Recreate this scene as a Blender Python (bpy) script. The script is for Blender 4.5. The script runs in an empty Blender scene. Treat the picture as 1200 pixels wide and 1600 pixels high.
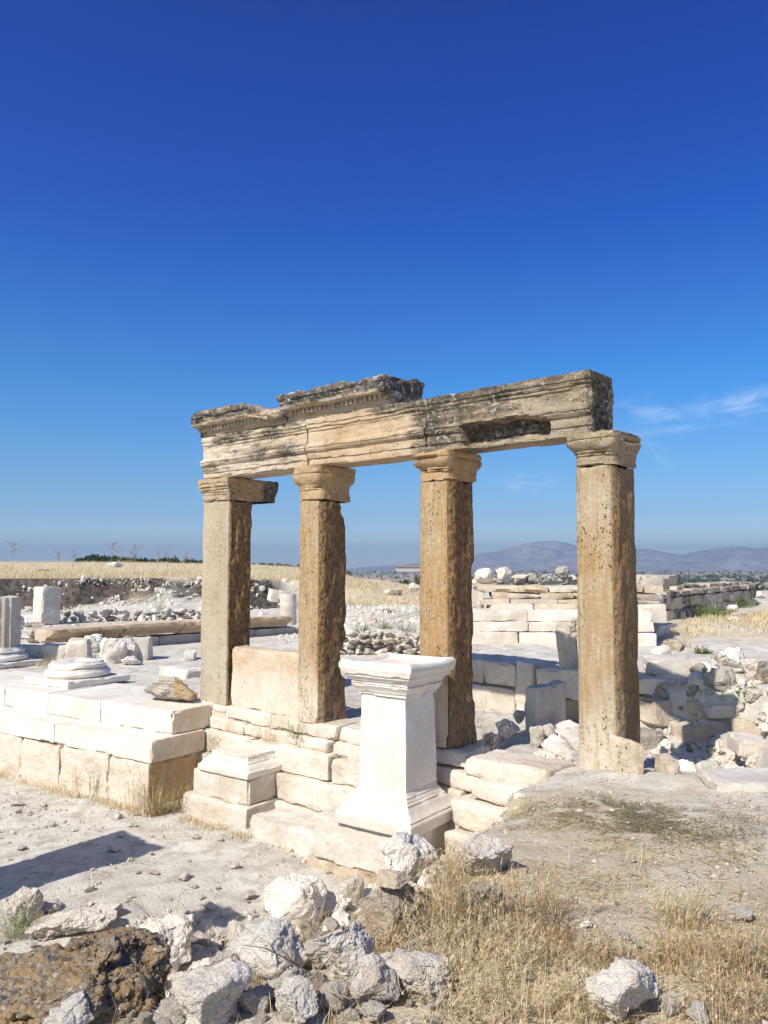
import bpy, math, random
import numpy as np
from math import radians, sin, cos, pi

# ---------------------------------------------------------------- camera, sky, sun
SC = bpy.context.scene
H = 3.54                       # eye height over the excavated ground (z = 0)
PITCH = radians(3.94)
F = 1250.0                     # focal length in photo pixels
SUN_EL, SUN_AZ = radians(45.0), radians(40.0)   # sunlight travels towards azimuth SUN_AZ (from +Y to +X)
EXPOSURE = 0.24
HAZE = 0.00021

cam_d = bpy.data.cameras.new('camera'); cam = bpy.data.objects.new('camera', cam_d)
SC.collection.objects.link(cam); SC.camera = cam
cam.location = (0, 0, H); cam.rotation_euler = (pi / 2 + PITCH, 0, 0)
cam_d.sensor_fit = 'VERTICAL'; cam_d.sensor_height = 36; cam_d.lens = 36 * F / 1600
cam_d.clip_start = 0.05; cam_d.clip_end = 30000

SC.render.resolution_x, SC.render.resolution_y = 768, 1024
SC.view_settings.view_transform = 'Standard'; SC.view_settings.look = 'None'
SC.view_settings.exposure = EXPOSURE; SC.view_settings.gamma = 1
try:
    SC.cycles.use_denoising = True
    SC.cycles.max_bounces = 6; SC.cycles.volume_bounces = 0
    SC.cycles.transparent_max_bounces = 8
except Exception: pass

W = bpy.data.worlds.new('World'); SC.world = W; W.use_nodes = True
nt = W.node_tree; nt.nodes.clear()
def wn(t, **k):
    n = nt.nodes.new(t)
    for a, b in k.items(): setattr(n, a, b)
    return n
out = wn('ShaderNodeOutputWorld'); bg = wn('ShaderNodeBackground')
sky = wn('ShaderNodeTexSky', sky_type='NISHITA', sun_disc=False)
sky.sun_elevation = SUN_EL; sky.sun_rotation = SUN_AZ + pi
sky.altitude = 900; sky.air_density = 1.0; sky.dust_density = 0.25; sky.ozone_density = 3.0
tc = wn('ShaderNodeTexCoord'); sep = wn('ShaderNodeSeparateXYZ')
nt.links.new(tc.outputs['Generated'], sep.inputs[0])
tint = wn('ShaderNodeValToRGB')      # colour of the air by elevation: deeper and darker blue overhead
nt.links.new(sep.outputs['Z'], tint.inputs[0])
cr = tint.color_ramp
SKY_STOPS = [(0.0, (0.805, 0.864, 0.889)), (0.03, (0.738, 0.822, 0.889)), (0.065, (0.436, 0.57, 0.721)), (0.1, (0.352, 0.554, 0.713)), (0.22, (0.134, 0.503, 0.822)), (0.4, (0.013, 0.252, 0.822)), (0.62, (0.002, 0.13, 0.671))]
cr.elements[0].position = SKY_STOPS[0][0]; cr.elements[0].color = (*SKY_STOPS[0][1], 1)
cr.elements[1].position = SKY_STOPS[-1][0]; cr.elements[1].color = (*SKY_STOPS[-1][1], 1)
for p_, c_ in SKY_STOPS[1:-1]:
    e_ = cr.elements.new(p_); e_.color = (*c_, 1)
mul = wn('ShaderNodeMix', data_type='RGBA', blend_type='MULTIPLY'); mul.inputs[0].default_value = 1
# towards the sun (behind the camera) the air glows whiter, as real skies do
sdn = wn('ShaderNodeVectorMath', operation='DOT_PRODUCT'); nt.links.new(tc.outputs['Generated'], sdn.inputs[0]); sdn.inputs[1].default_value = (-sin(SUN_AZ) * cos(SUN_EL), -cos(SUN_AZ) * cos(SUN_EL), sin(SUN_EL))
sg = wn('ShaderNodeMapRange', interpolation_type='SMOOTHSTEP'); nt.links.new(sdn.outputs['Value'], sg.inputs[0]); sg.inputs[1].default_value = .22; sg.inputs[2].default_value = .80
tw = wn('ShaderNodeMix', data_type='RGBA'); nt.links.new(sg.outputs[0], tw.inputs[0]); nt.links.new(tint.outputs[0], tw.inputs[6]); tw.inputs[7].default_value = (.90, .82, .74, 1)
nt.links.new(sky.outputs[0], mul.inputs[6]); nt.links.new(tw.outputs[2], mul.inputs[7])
# thin wisps of cirrus, placed by direction on the sky sphere
def wisp(centre, axis_angle, lon, wid, seedv, strength):
    az0, el0 = centre
    at = wn('ShaderNodeMath', operation='ARCTAN2'); nt.links.new(sep.outputs['X'], at.inputs[0]); nt.links.new(sep.outputs['Y'], at.inputs[1])
    asn = wn('ShaderNodeMath', operation='ARCSINE'); nt.links.new(sep.outputs['Z'], asn.inputs[0])
    a = wn('ShaderNodeMath', operation='SUBTRACT'); nt.links.new(at.outputs[0], a.inputs[0]); a.inputs[1].default_value = az0
    b = wn('ShaderNodeMath', operation='SUBTRACT'); nt.links.new(asn.outputs[0], b.inputs[0]); b.inputs[1].default_value = el0
    cb = wn('ShaderNodeCombineXYZ'); nt.links.new(a.outputs[0], cb.inputs[0]); nt.links.new(b.outputs[0], cb.inputs[1])
    mp = wn('ShaderNodeMapping', vector_type='TEXTURE'); mp.inputs['Rotation'].default_value = (0, 0, axis_angle)
    mp.inputs['Scale'].default_value = (lon, wid, 1); nt.links.new(cb.outputs[0], mp.inputs[0])
    ln = wn('ShaderNodeVectorMath', operation='LENGTH'); nt.links.new(mp.outputs[0], ln.inputs[0])
    nz = wn('ShaderNodeTexNoise'); nz.inputs['Scale'].default_value = 1.3; nz.inputs['Detail'].default_value = 7; nz.inputs['Roughness'].default_value = .6
    nz.inputs['Distortion'].default_value = .8
    of = wn('ShaderNodeVectorMath', operation='ADD'); of.inputs[1].default_value = (seedv, seedv * .7, 0); nt.links.new(mp.outputs[0], of.inputs[0])
    nt.links.new(of.outputs[0], nz.inputs['Vector'])
    fal = wn('ShaderNodeMapRange', interpolation_type='SMOOTHSTEP'); fal.inputs[1].default_value = 0; fal.inputs[2].default_value = 1.4; fal.inputs[3].default_value = 1; fal.inputs[4].default_value = 0
    nt.links.new(ln.outputs['Value'], fal.inputs[0])
    nr = wn('ShaderNodeMapRange', interpolation_type='SMOOTHSTEP'); nr.inputs[1].default_value = .38; nr.inputs[2].default_value = .72
    nt.links.new(nz.outputs[0], nr.inputs[0])
    m = wn('ShaderNodeMath', operation='MULTIPLY'); nt.links.new(fal.outputs[0], m.inputs[0]); nt.links.new(nr.outputs[0], m.inputs[1])
    m2 = wn('ShaderNodeMath', operation='MULTIPLY'); nt.links.new(m.outputs[0], m2.inputs[0]); m2.inputs[1].default_value = strength
    return m2
def skydir(px, py):
    dx, dy = (px - 600) / F, (800 - py) / F
    y, z = cos(PITCH) - dy * sin(PITCH), sin(PITCH) + dy * cos(PITCH)
    n = math.sqrt(dx * dx + y * y + z * z); return math.atan2(dx, y), math.asin(z / n)
cur = mul.outputs[2]
for ctr, ang, lo, wi, sd, st in [((1095, 652), .14, .095, .017, 3.1, .24), ((1030, 640), .05, .06, .02, 6.3, .2), ((1010, 700), -.5, .05, .014, 8.3, .16), ((820, 755), .05, .038, .014, 12.4, .26), ((1170, 630), .1, .06, .02, 21.0, .25)]:
    w_ = wisp(skydir(*ctr), ang, lo, wi, sd, st)
    mx = wn('ShaderNodeMix', data_type='RGBA'); nt.links.new(w_.outputs[0], mx.inputs[0]); nt.links.new(cur, mx.inputs[6]); mx.inputs[7].default_value = (7, 7.6, 8.2, 1)
    cur = mx.outputs[2]
nt.links.new(cur, bg.inputs[0]); bg.inputs[1].default_value = 0.15
nt.links.new(bg.outputs[0], out.inputs[0])

sun_d = bpy.data.lights.new('sun', 'SUN'); sun_d.energy = 4.7; sun_d.angle = radians(0.55); sun_d.color = (1, .945, .855)
sun = bpy.data.objects.new('sun', sun_d); SC.collection.objects.link(sun)
sd_ = (sin(SUN_AZ) * cos(SUN_EL), cos(SUN_AZ) * cos(SUN_EL), -sin(SUN_EL))
from mathutils import Vector, Matrix
sun.rotation_euler = Vector(sd_).to_track_quat('-Z', 'Y').to_euler()
sun.location = (-20, -20, 30)

# ---------------------------------------------------------------- numeric helpers
rnd = random.Random(7)
def _hash(ix, iy, iz, seed):
    h = (ix * 374761393 + iy * 668265263 + iz * 2147483647 % 4294967291 + iz * 1274126177 + seed * 974634777) & 0xffffffff
    h = (h ^ (h >> 13)) * 1274126177 & 0xffffffff
    h = (h ^ (h >> 16)) * 2246822519 & 0xffffffff
    return ((h ^ (h >> 15)) & 0xffffff) / float(0xffffff)
def vnoise(P, seed=0):
    P = np.asarray(P, dtype=np.float64); I = np.floor(P).astype(np.int64); f = P - I
    u = f * f * f * (f * (f * 6 - 15) + 10); r = 0
    for dx in (0, 1):
        for dy in (0, 1):
            for dz in (0, 1):
                w = (u[:, 0] if dx else 1 - u[:, 0]) * (u[:, 1] if dy else 1 - u[:, 1]) * (u[:, 2] if dz else 1 - u[:, 2])
                r = r + w * _hash(I[:, 0] + dx, I[:, 1] + dy, I[:, 2] + dz, seed)
    return r * 2 - 1
def fbm(P, seed=0, octv=4, gain=.5):
    r = 0; a = 1.0; P = np.asarray(P, float)
    for i in range(octv):
        r = r + a * vnoise(P * (2.03 ** i) + 17.3 * i, seed + i * 13); a *= gain
    return r
def ridged(P, seed=0, octv=4):
    r = 0; a = 1.0
    for i in range(octv):
        r = r + a * (1 - 2 * np.abs(vnoise(P * (2.03 ** i) + 9.1 * i, seed + i * 7))); a *= .5
    return r
def cells(P, seed=0):
    """distance to the nearest feature point (Worley)"""
    I = np.floor(P).astype(np.int64); best = np.full(len(P), 9.0)
    for dx in (-1, 0, 1):
        for dy in (-1, 0, 1):
            for dz in (-1, 0, 1):
                c = I + (dx, dy, dz)
                q = np.stack([_hash(c[:, 0], c[:, 1], c[:, 2], seed + k) for k in (1, 2, 3)], 1) + c
                best = np.minimum(best, np.linalg.norm(P - q, axis=1))
    return best
def sstep(a, b, x):
    t = np.clip((x - a) / (b - a), 0, 1); return t * t * (3 - 2 * t)

# ---------------------------------------------------------------- mesh helpers
def mesh_obj(name, V, faces, mat, smooth=True, sharp=None, attrs=None):
    """faces: list of int arrays (n,3) and (n,4)"""
    me = bpy.data.meshes.new(name); V = np.asarray(V, np.float32)
    if not isinstance(faces, (list, tuple)): faces = [faces]
    faces = [g for f in faces if len(f) for g in split_faces(np.asarray(f, np.int32)) if len(g)]
    me.vertices.add(len(V)); me.vertices.foreach_set('co', V.ravel())
    idx = np.concatenate([f.ravel() for f in faces]); cnt = np.concatenate([np.full(len(f), f.shape[1], np.int32) for f in faces])
    st = np.concatenate([[0], np.cumsum(cnt)[:-1]]).astype(np.int32)
    me.loops.add(len(idx)); me.loops.foreach_set('vertex_index', idx)
    me.polygons.add(len(cnt)); me.polygons.foreach_set('loop_start', st)
    try: me.polygons.foreach_set('loop_total', cnt)
    except Exception: pass
    me.update(calc_edges=True); me.validate()
    me.polygons.foreach_set('use_smooth', np.full(len(me.polygons), smooth))
    if sharp is None and smooth and faces[0].shape[1] == 4 and len(V) < 60000: sharp = 40
    if sharp and smooth: me.set_sharp_from_angle(angle=radians(sharp))
    for k, a in (attrs or {}).items():
        a = np.asarray(a, np.float32)
        if len(a) != len(me.vertices): continue
        if a.ndim == 1: a = np.stack([a, a, a], 1)
        at = me.attributes.new(k, 'FLOAT_VECTOR', 'POINT'); at.data.foreach_set('vector', a.ravel())
    if mat: me.materials.append(mat)
    o = bpy.data.objects.new(name, me); SC.collection.objects.link(o); return o
def tag(o, label=None, cat=None, group=None, kind=None):
    if label: o['label'] = label
    if cat: o['category'] = cat
    if group: o['group'] = group
    if kind: o['kind'] = kind
    return o
def empty(name, loc, rz=0, label=None, cat=None, group=None):
    o = bpy.data.objects.new(name, None); SC.collection.objects.link(o); o.location = loc; o.rotation_euler = (0, 0, rz)
    o.empty_display_size = .2
    return tag(o, label, cat, group)
def put(o, parent=None, loc=None, rz=None, rot=None):
    if parent is not None: o.parent = parent
    if loc is not None: o.location = loc
    if rz is not None: o.rotation_euler = (0, 0, rz)
    if rot is not None: o.rotation_euler = rot
    return o
def box_surf(sx, sy, sz, res):
    """box surface, base at z=0, centred in x,y; quads share vertices"""
    nx, ny, nz = [max(1, int(round(s / res))) for s in (sx, sy, sz)]
    Q = []
    def grid(na, nb, fn):
        a, b = np.meshgrid(np.arange(na), np.arange(nb), indexing='ij'); a = a.ravel(); b = b.ravel()
        Q.append(np.stack([fn(a, b), fn(a + 1, b), fn(a + 1, b + 1), fn(a, b + 1)], 1))
    z = lambda a: np.zeros_like(a)
    grid(nx, ny, lambda a, b: np.stack([a, b, z(a) + nz], 1)); grid(ny, nx, lambda a, b: np.stack([b, a, z(a)], 1))
    grid(ny, nz, lambda a, b: np.stack([z(a) + nx, a, b], 1)); grid(nz, ny, lambda a, b: np.stack([z(a), b, a], 1))
    grid(nx, nz, lambda a, b: np.stack([a, z(a), b], 1)); grid(nz, nx, lambda a, b: np.stack([b, z(a) + ny, a], 1))
    q = np.concatenate(Q).reshape(-1, 3); key = (q[:, 0] * 100003 + q[:, 1]) * 100003 + q[:, 2]
    u, first, inv = np.unique(key, return_index=True, return_inverse=True)
    V = q[first] / np.array([nx, ny, nz]) * np.array([sx, sy, sz]) - np.array([sx / 2, sy / 2, 0])
    return V, inv.reshape(-1, 4)
def vnormals(V, F):
    if F.shape[1] == 4: n = np.cross(V[F[:, 2]] - V[F[:, 0]], V[F[:, 3]] - V[F[:, 1]])
    else: n = np.cross(V[F[:, 1]] - V[F[:, 0]], V[F[:, 2]] - V[F[:, 0]])
    vn = np.zeros_like(V); fn = n / (np.linalg.norm(n, axis=1, keepdims=True) + 1e-12)
    for k in range(F.shape[1]): np.add.at(vn, F[:, k], fn)
    cnt = np.zeros(len(V)); 
    for k in range(F.shape[1]): np.add.at(cnt, F[:, k], 1)
    ln = np.linalg.norm(vn, axis=1)
    edge = 1 - ln / np.maximum(cnt, 1)          # 0 flat, ~.2-.4 at edges and corners
    return vn / (ln[:, None] + 1e-12), edge
def weather(V, F, amp=.01, freq=6, seed=0, edge=.03, efreq=4, octv=4, pit=0, pfreq=9):
    """erode a surface: noise along the normals, chipped edges, pits"""
    N, e = vnormals(V, F); S = V + seed * 3.71
    d = amp * fbm(S * freq, seed, octv)
    if edge: d = d - edge * np.clip(e * 3, 0, 1) * (.04 + 2.2 * np.clip(fbm(S * efreq, seed + 5, 4) - .12, 0, 1.0))
    if pit:
        c = cells(S * pfreq, seed + 9); d = d - pit * np.clip(.42 - c, 0, .4) / .4
    return V + N * d[:, None]
def rblock(sx, sy, sz, res=.04, amp=.012, freq=5, seed=0, edge=.03, skew=.0, pit=0, pfreq=9, rnd_=0.02, efreq=4):
    """weathered ashlar block"""
    V, F_ = box_surf(sx, sy, sz, res)
    r = min(rnd_ * .55, sx * .3, sy * .3, sz * .3)
    if r > 0:
        c = np.array([0, 0, sz / 2]); h = np.array([sx, sy, sz]) / 2 - r; L = V - c
        q = np.clip(L, -h, h); dd = L - q; ln = np.linalg.norm(dd, axis=1, keepdims=True)
        m = ln[:, 0] > 1e-9; L2 = L.copy(); L2[m] = q[m] + dd[m] / ln[m] * np.minimum(ln[m], r); V = L2 + c
    if skew:
        R = np.random.RandomState(seed + 77); k = R.uniform(-skew, skew, (2, 2, 2, 3))
        t = (V + [sx / 2, sy / 2, 0]) / [sx, sy, sz]; t = np.clip(t, 0, 1); D = 0
        for a in (0, 1):
            for b in (0, 1):
                for c_ in (0, 1):
                    w = (t[:, 0] if a else 1 - t[:, 0]) * (t[:, 1] if b else 1 - t[:, 1]) * (t[:, 2] if c_ else 1 - t[:, 2])
                    D = D + w[:, None] * k[a, b, c_]
        V = V + D
    return weather(V, F_, amp, freq, seed, edge, efreq, 4, pit, pfreq), F_
def plan_rect(hx, hy, res, bulge=0.0, corner=0.0):
    """returns fn(o) -> (N,2) outline grown outwards by o; front is -y, which may bulge like an engaged half column"""
    nx, ny = max(2, int(2 * hx / res)), max(2, int(2 * hy / res))
    a = np.linspace(-1, 1, nx, endpoint=False); b = np.linspace(-1, 1, ny, endpoint=False)
    U = np.concatenate([np.stack([a, -np.ones(nx)], 1), np.stack([np.ones(ny), b], 1), np.stack([-a, np.ones(nx)], 1), np.stack([-np.ones(ny), -b], 1)])
    def fn(o):
        P = U * [hx + o, hy + o]
        if corner:
            h = np.array([hx + o, hy + o]) - corner; q = np.clip(P, -h, h); d = P - q; l = np.linalg.norm(d, axis=1, keepdims=True)
            P = np.where(l > corner, q + d / np.maximum(l, 1e-9) * corner, P)
        if bulge:
            f = U[:, 1] < -.999
            P[:, 1] -= np.where(f, bulge * (1 - U[:, 0] ** 2) ** .6, 0)
        return P
    return fn
def plan_circle(r, res):
    n = max(12, int(2 * pi * r / res)); t = np.linspace(0, 2 * pi, n, endpoint=False); U = np.stack([np.cos(t), np.sin(t)], 1)
    return lambda o: U * (r + o)
def stack(plan, prof, res, top=True, bottom=False, capres=None, twist=None):
    """rings of a plan outline following a profile [(offset, z)...], closed by a gridded cap"""
    pts = []
    for (o0, z0), (o1, z1) in zip(prof[:-1], prof[1:]):
        n = max(1, int(math.hypot(o1 - o0, z1 - z0) / res))
        for i in range(n): pts.append((o0 + (o1 - o0) * i / n, z0 + (z1 - z0) * i / n))
    pts.append(prof[-1]); V = []; N = len(plan(0))
    for o, z in pts: V.append(np.column_stack([plan(o), np.full(N, z)]))
    rings = len(V)
    def cap(o, z):
        P = plan(o); K = max(2, int(np.abs(P).min(axis=0).max() / res)); K = max(2, int(np.linalg.norm(P, axis=1).min() / (capres or res)))
        return [np.column_stack([P * (1 - k / K), np.full(N, z)]) for k in range(1, K)]
    i = np.arange(N); j = (i + 1) % N; Q = []
    tc_ = cap(*pts[-1]) if top else []
    allr = V + tc_
    for k in range(len(allr) - 1): Q.append(np.stack([k * N + i, k * N + j, (k + 1) * N + j, (k + 1) * N + i], 1))
    Vs = np.concatenate(allr); T = []
    if top:
        Vs = np.vstack([Vs, [[0, 0, pts[-1][1]]]]); b = (len(allr) - 1) * N; T.append(np.stack([b + i, b + j, np.full(N, len(Vs) - 1)], 1))
        # degenerate quads keep everything quads: turn the fan into quads
        Q.append(np.column_stack([T[-1], T[-1][:, 2]])) 
    F_ = np.concatenate(Q)
    return Vs, F_
def split_faces(F_):
    """quads whose last two indices coincide become triangles"""
    if F_.shape[1] == 3: return [F_]
    m = F_[:, 2] == F_[:, 3]
    return [F_[~m], F_[m][:, :3]] if m.any() else [F_]
def prism(prof, length, res, x0=0.0, capx=True):
    """closed profile polygon [(y,z)] (counter-clockwise seen from +x) extruded along x"""
    P = []; n = len(prof)
    for k in range(n):
        a = np.array(prof[k]); b = np.array(prof[(k + 1) % n]); m = max(1, int(np.linalg.norm(b - a) / res))
        for i in range(m): P.append(a + (b - a) * i / m)
    P = np.array(P); N = len(P); M = max(1, int(length / res)); V = []
    for k in range(M + 1): V.append(np.column_stack([np.full(N, x0 + length * k / M), P]))
    c = np.array([P[:, 0].mean(), P[:, 1].mean()]); K = max(2, int(.25 / res))
    i = np.arange(N); j = (i + 1) % N; Q = []
    left = [np.column_stack([np.full(N, x0), c + (P - c) * (1 - t / K)]) for t in range(K - 1, 0, -1)]
    right = [np.column_stack([np.full(N, x0 + length), c + (P - c) * (1 - t / K)]) for t in range(1, K)]
    R = left + V + right
    for k in range(len(R) - 1): Q.append(np.stack([k * N + i, k * N + j, (k + 1) * N + j, (k + 1) * N + i], 1))
    Vs = np.concatenate(R); nv = len(Vs); Vs = np.vstack([Vs, [[x0, *c]], [[x0 + length, *c]]])
    b = (len(R) - 1) * N
    Q.append(np.stack([b + i, b + j, np.full(N, nv + 1), np.full(N, nv + 1)], 1)); Q.append(np.stack([j, i, np.full(N, nv), np.full(N, nv)], 1))
    return Vs, np.concatenate(Q)
def outward(V, F_):
    """flip if the faces look inwards"""
    n = np.cross(V[F_[:, 2]] - V[F_[:, 0]], V[F_[:, -1]] - V[F_[:, 1]]); c = V[F_].mean(axis=1)
    return F_ if (n * (c - V.mean(axis=0))).sum() > 0 else F_[:, ::-1].copy() if F_.shape[1] == 3 else F_[:, [1, 0, 3, 2]].copy()
_ico = {}
def ico(n):
    if n in _ico: return _ico[n]
    t = (1 + 5 ** .5) / 2
    V = [(-1, t, 0), (1, t, 0), (-1, -t, 0), (1, -t, 0), (0, -1, t), (0, 1, t), (0, -1, -t), (0, 1, -t), (t, 0, -1), (t, 0, 1), (-t, 0, -1), (-t, 0, 1)]
    F_ = np.array([(0, 11, 5), (0, 5, 1), (0, 1, 7), (0, 7, 10), (0, 10, 11), (1, 5, 9), (5, 11, 4), (11, 10, 2), (10, 7, 6), (7, 1, 8), (3, 9, 4), (3, 4, 2), (3, 2, 6), (3, 6, 8), (3, 8, 9), (4, 9, 5), (2, 4, 11), (6, 2, 10), (8, 6, 7), (9, 8, 1)])
    V = np.array(V, float); V /= np.linalg.norm(V, axis=1, keepdims=True)
    for _ in range(n):
        E = np.sort(np.concatenate([F_[:, [0, 1]], F_[:, [1, 2]], F_[:, [2, 0]]]), axis=1)
        u, inv = np.unique(E, axis=0, return_inverse=True); inv = inv.ravel(); m = V[u].mean(axis=1); m /= np.linalg.norm(m, axis=1, keepdims=True)
        k = len(F_); a, b, c = inv[:k] + len(V), inv[k:2 * k] + len(V), inv[2 * k:] + len(V)
        F_ = np.concatenate([np.stack([F_[:, 0], a, c], 1), np.stack([F_[:, 1], b, a], 1), np.stack([F_[:, 2], c, b], 1), np.stack([a, b, c], 1)]); V = np.vstack([V, m])
    _ico[n] = (V, F_); return _ico[n]
def boulder(n=5, seed=0, cuts=9, rough=.10, fine=.03, pit=0, cut_lo=.55, cut_hi=.9):
    V, F_ = ico(n); V = V.copy(); R = np.random.RandomState(seed * 31 + 5)
    V += .10 * fbm(V * 1.4 + seed, seed, 2)[:, None] * V
    for k in range(cuts + 6):
        d = R.normal(size=3); d /= np.linalg.norm(d); h = R.uniform(cut_lo - .06, cut_hi)
        V -= np.outer(np.maximum(0, V @ d - h) * R.uniform(.88, 1), d)
    N, e = vnormals(V, F_); S = V + seed * 2.37
    d = rough * .8 * fbm(S * 1.6, seed, 3) + fine * (.55 if seed % 2 else 1.0) * fbm(S * 5, seed + 1, 5, .6) - .045 * np.exp(-(fbm(S * 1.9, seed + 3, 3) / .035) ** 2) - pit * np.clip(.4 - cells(S * 5, seed), 0, .4) / .4 * .6
    # stepped breakage
    d += .03 * (sstep(.0, .08, fbm(S * 2.6, seed + 8, 3)) - .5)
    return V + N * d[:, None], F_

# ---------------------------------------------------------------- camera rays
def ray(px, py):
    dx, dy = (px - 600) / F, (800 - py) / F
    return np.array([dx, cos(PITCH) - dy * sin(PITCH), sin(PITCH) + dy * cos(PITCH)])
def U(px, py, z):
    """point at world height z seen at photo pixel px,py"""
    d = ray(px, py); t = (z - H) / d[2]; return np.array([d[0] * t, d[1] * t, z])
def UY(px, py, Y):
    d = ray(px, py); t = Y / d[1]; return np.array([d[0] * t, Y, H + d[2] * t])
# row frame: x local = s along the colonnade (left-far to right-near), y local = away from the viewer
O2 = np.array([-2.487, 12.9]); ES = np.array([.7493, -.6623]); EY = np.array([.6623, .7493]); RZ = math.atan2(ES[1], ES[0])
def R2(s, y, z=0): p = O2 + ES * s + EY * y; return (float(p[0]), float(p[1]), z)
PA = np.array([-3.27, 12.4]); PX = np.array([.8274, -.5616]); PY_ = np.array([.5616, .8274]); PRZ = math.atan2(PX[1], PX[0])
def P2(s, y, z=0): p = PA + PX * s + PY_ * y; return (float(p[0]), float(p[1]), z)

# ---------------------------------------------------------------- materials
class NB:
    def __init__(s, name):
        s.m = bpy.data.materials.new(name); s.m.use_nodes = True; s.t = s.m.node_tree; s.t.nodes.clear()
        s.o = s.n('ShaderNodeOutputMaterial'); s.b = s.n('ShaderNodeBsdfPrincipled'); s.l(s.b.outputs[0], s.o.inputs[0])
        s.b.inputs['Roughness'].default_value = .85; s.b.inputs['Specular IOR Level'].default_value = .25
    def n(s, t, **k):
        n = s.t.nodes.new(t)
        for a, b in k.items(): setattr(n, a, b)
        return n
    def l(s, a, b): s.t.links.new(a, b)
    def val(s, sock, v):
        if hasattr(v, 'links') or isinstance(v, bpy.types.NodeSocket): s.l(v, sock)
        elif isinstance(v, (tuple, list)): sock.default_value = (*v, 1) if len(v) == 3 and len(sock.default_value) == 4 else v
        else: sock.default_value = v
    def math(s, op, a, b=0, c=None, clamp=False):
        n = s.n('ShaderNodeMath', operation=op, use_clamp=clamp); s.val(n.inputs[0], a); s.val(n.inputs[1], b)
        if c is not None: s.val(n.inputs[2], c)
        return n.outputs[0]
    def mix(s, f, a, b, mode='MIX'):
        n = s.n('ShaderNodeMix', data_type='RGBA', blend_type=mode); s.val(n.inputs[0], f); s.val(n.inputs[6], a); s.val(n.inputs[7], b); return n.outputs[2]
    def rng(s, v, a, b, c=0, d=1, smooth=True):
        n = s.n('ShaderNodeMapRange', interpolation_type='SMOOTHSTEP' if smooth else 'LINEAR'); s.val(n.inputs[0], v)
        for i, q in enumerate((a, b, c, d)): s.val(n.inputs[i + 1], q)
        return n.outputs[0]
    def coords(s, rand=True, world=False):
        if world:
            g = s.n('ShaderNodeNewGeometry'); return g.outputs['Position']
        tcn = s.n('ShaderNodeTexCoord'); v = tcn.outputs['Object']
        if rand:
            oi = s.n('ShaderNodeObjectInfo'); m = s.math('MULTIPLY', oi.outputs['Random'], 61.0)
            a = s.n('ShaderNodeVectorMath', operation='ADD'); s.l(v, a.inputs[0]); s.l(m, a.inputs[1]); v = a.outputs[0]
        return v
    def noise(s, v, sc, det=5, rough=.55, dist=0, scale3=None):
        if scale3:
            mp = s.n('ShaderNodeMapping'); mp.inputs['Scale'].default_value = scale3; s.l(v, mp.inputs[0]); v = mp.outputs[0]
        n = s.n('ShaderNodeTexNoise'); n.inputs['Scale'].default_value = sc; n.inputs['Detail'].default_value = det; n.inputs['Roughness'].default_value = rough; n.inputs['Distortion'].default_value = dist
        s.l(v, n.inputs['Vector']); return n.outputs[0]
    def voro(s, v, sc, feature='F1', scale3=None):
        if scale3:
            mp = s.n('ShaderNodeMapping'); mp.inputs['Scale'].default_value = scale3; s.l(v, mp.inputs[0]); v = mp.outputs[0]
        n = s.n('ShaderNodeTexVoronoi', feature=feature); n.inputs['Scale'].default_value = sc; s.l(v, n.inputs['Vector']); return n.outputs['Distance']
    def pig(s):
        a = s.n('ShaderNodeAttribute', attribute_name='Pig'); sp = s.n('ShaderNodeSeparateXYZ'); s.l(a.outputs['Vector'], sp.inputs[0]); return sp.outputs
    def bump(s, h, dist=.01, strength=1.0, prev=None):
        b = s.n('ShaderNodeBump'); b.inputs['Distance'].default_value = dist; b.inputs['Strength'].default_value = strength; s.l(h, b.inputs['Height'])
        if prev is not None: s.l(prev, b.inputs['Normal'])
        return b.outputs[0]

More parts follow.
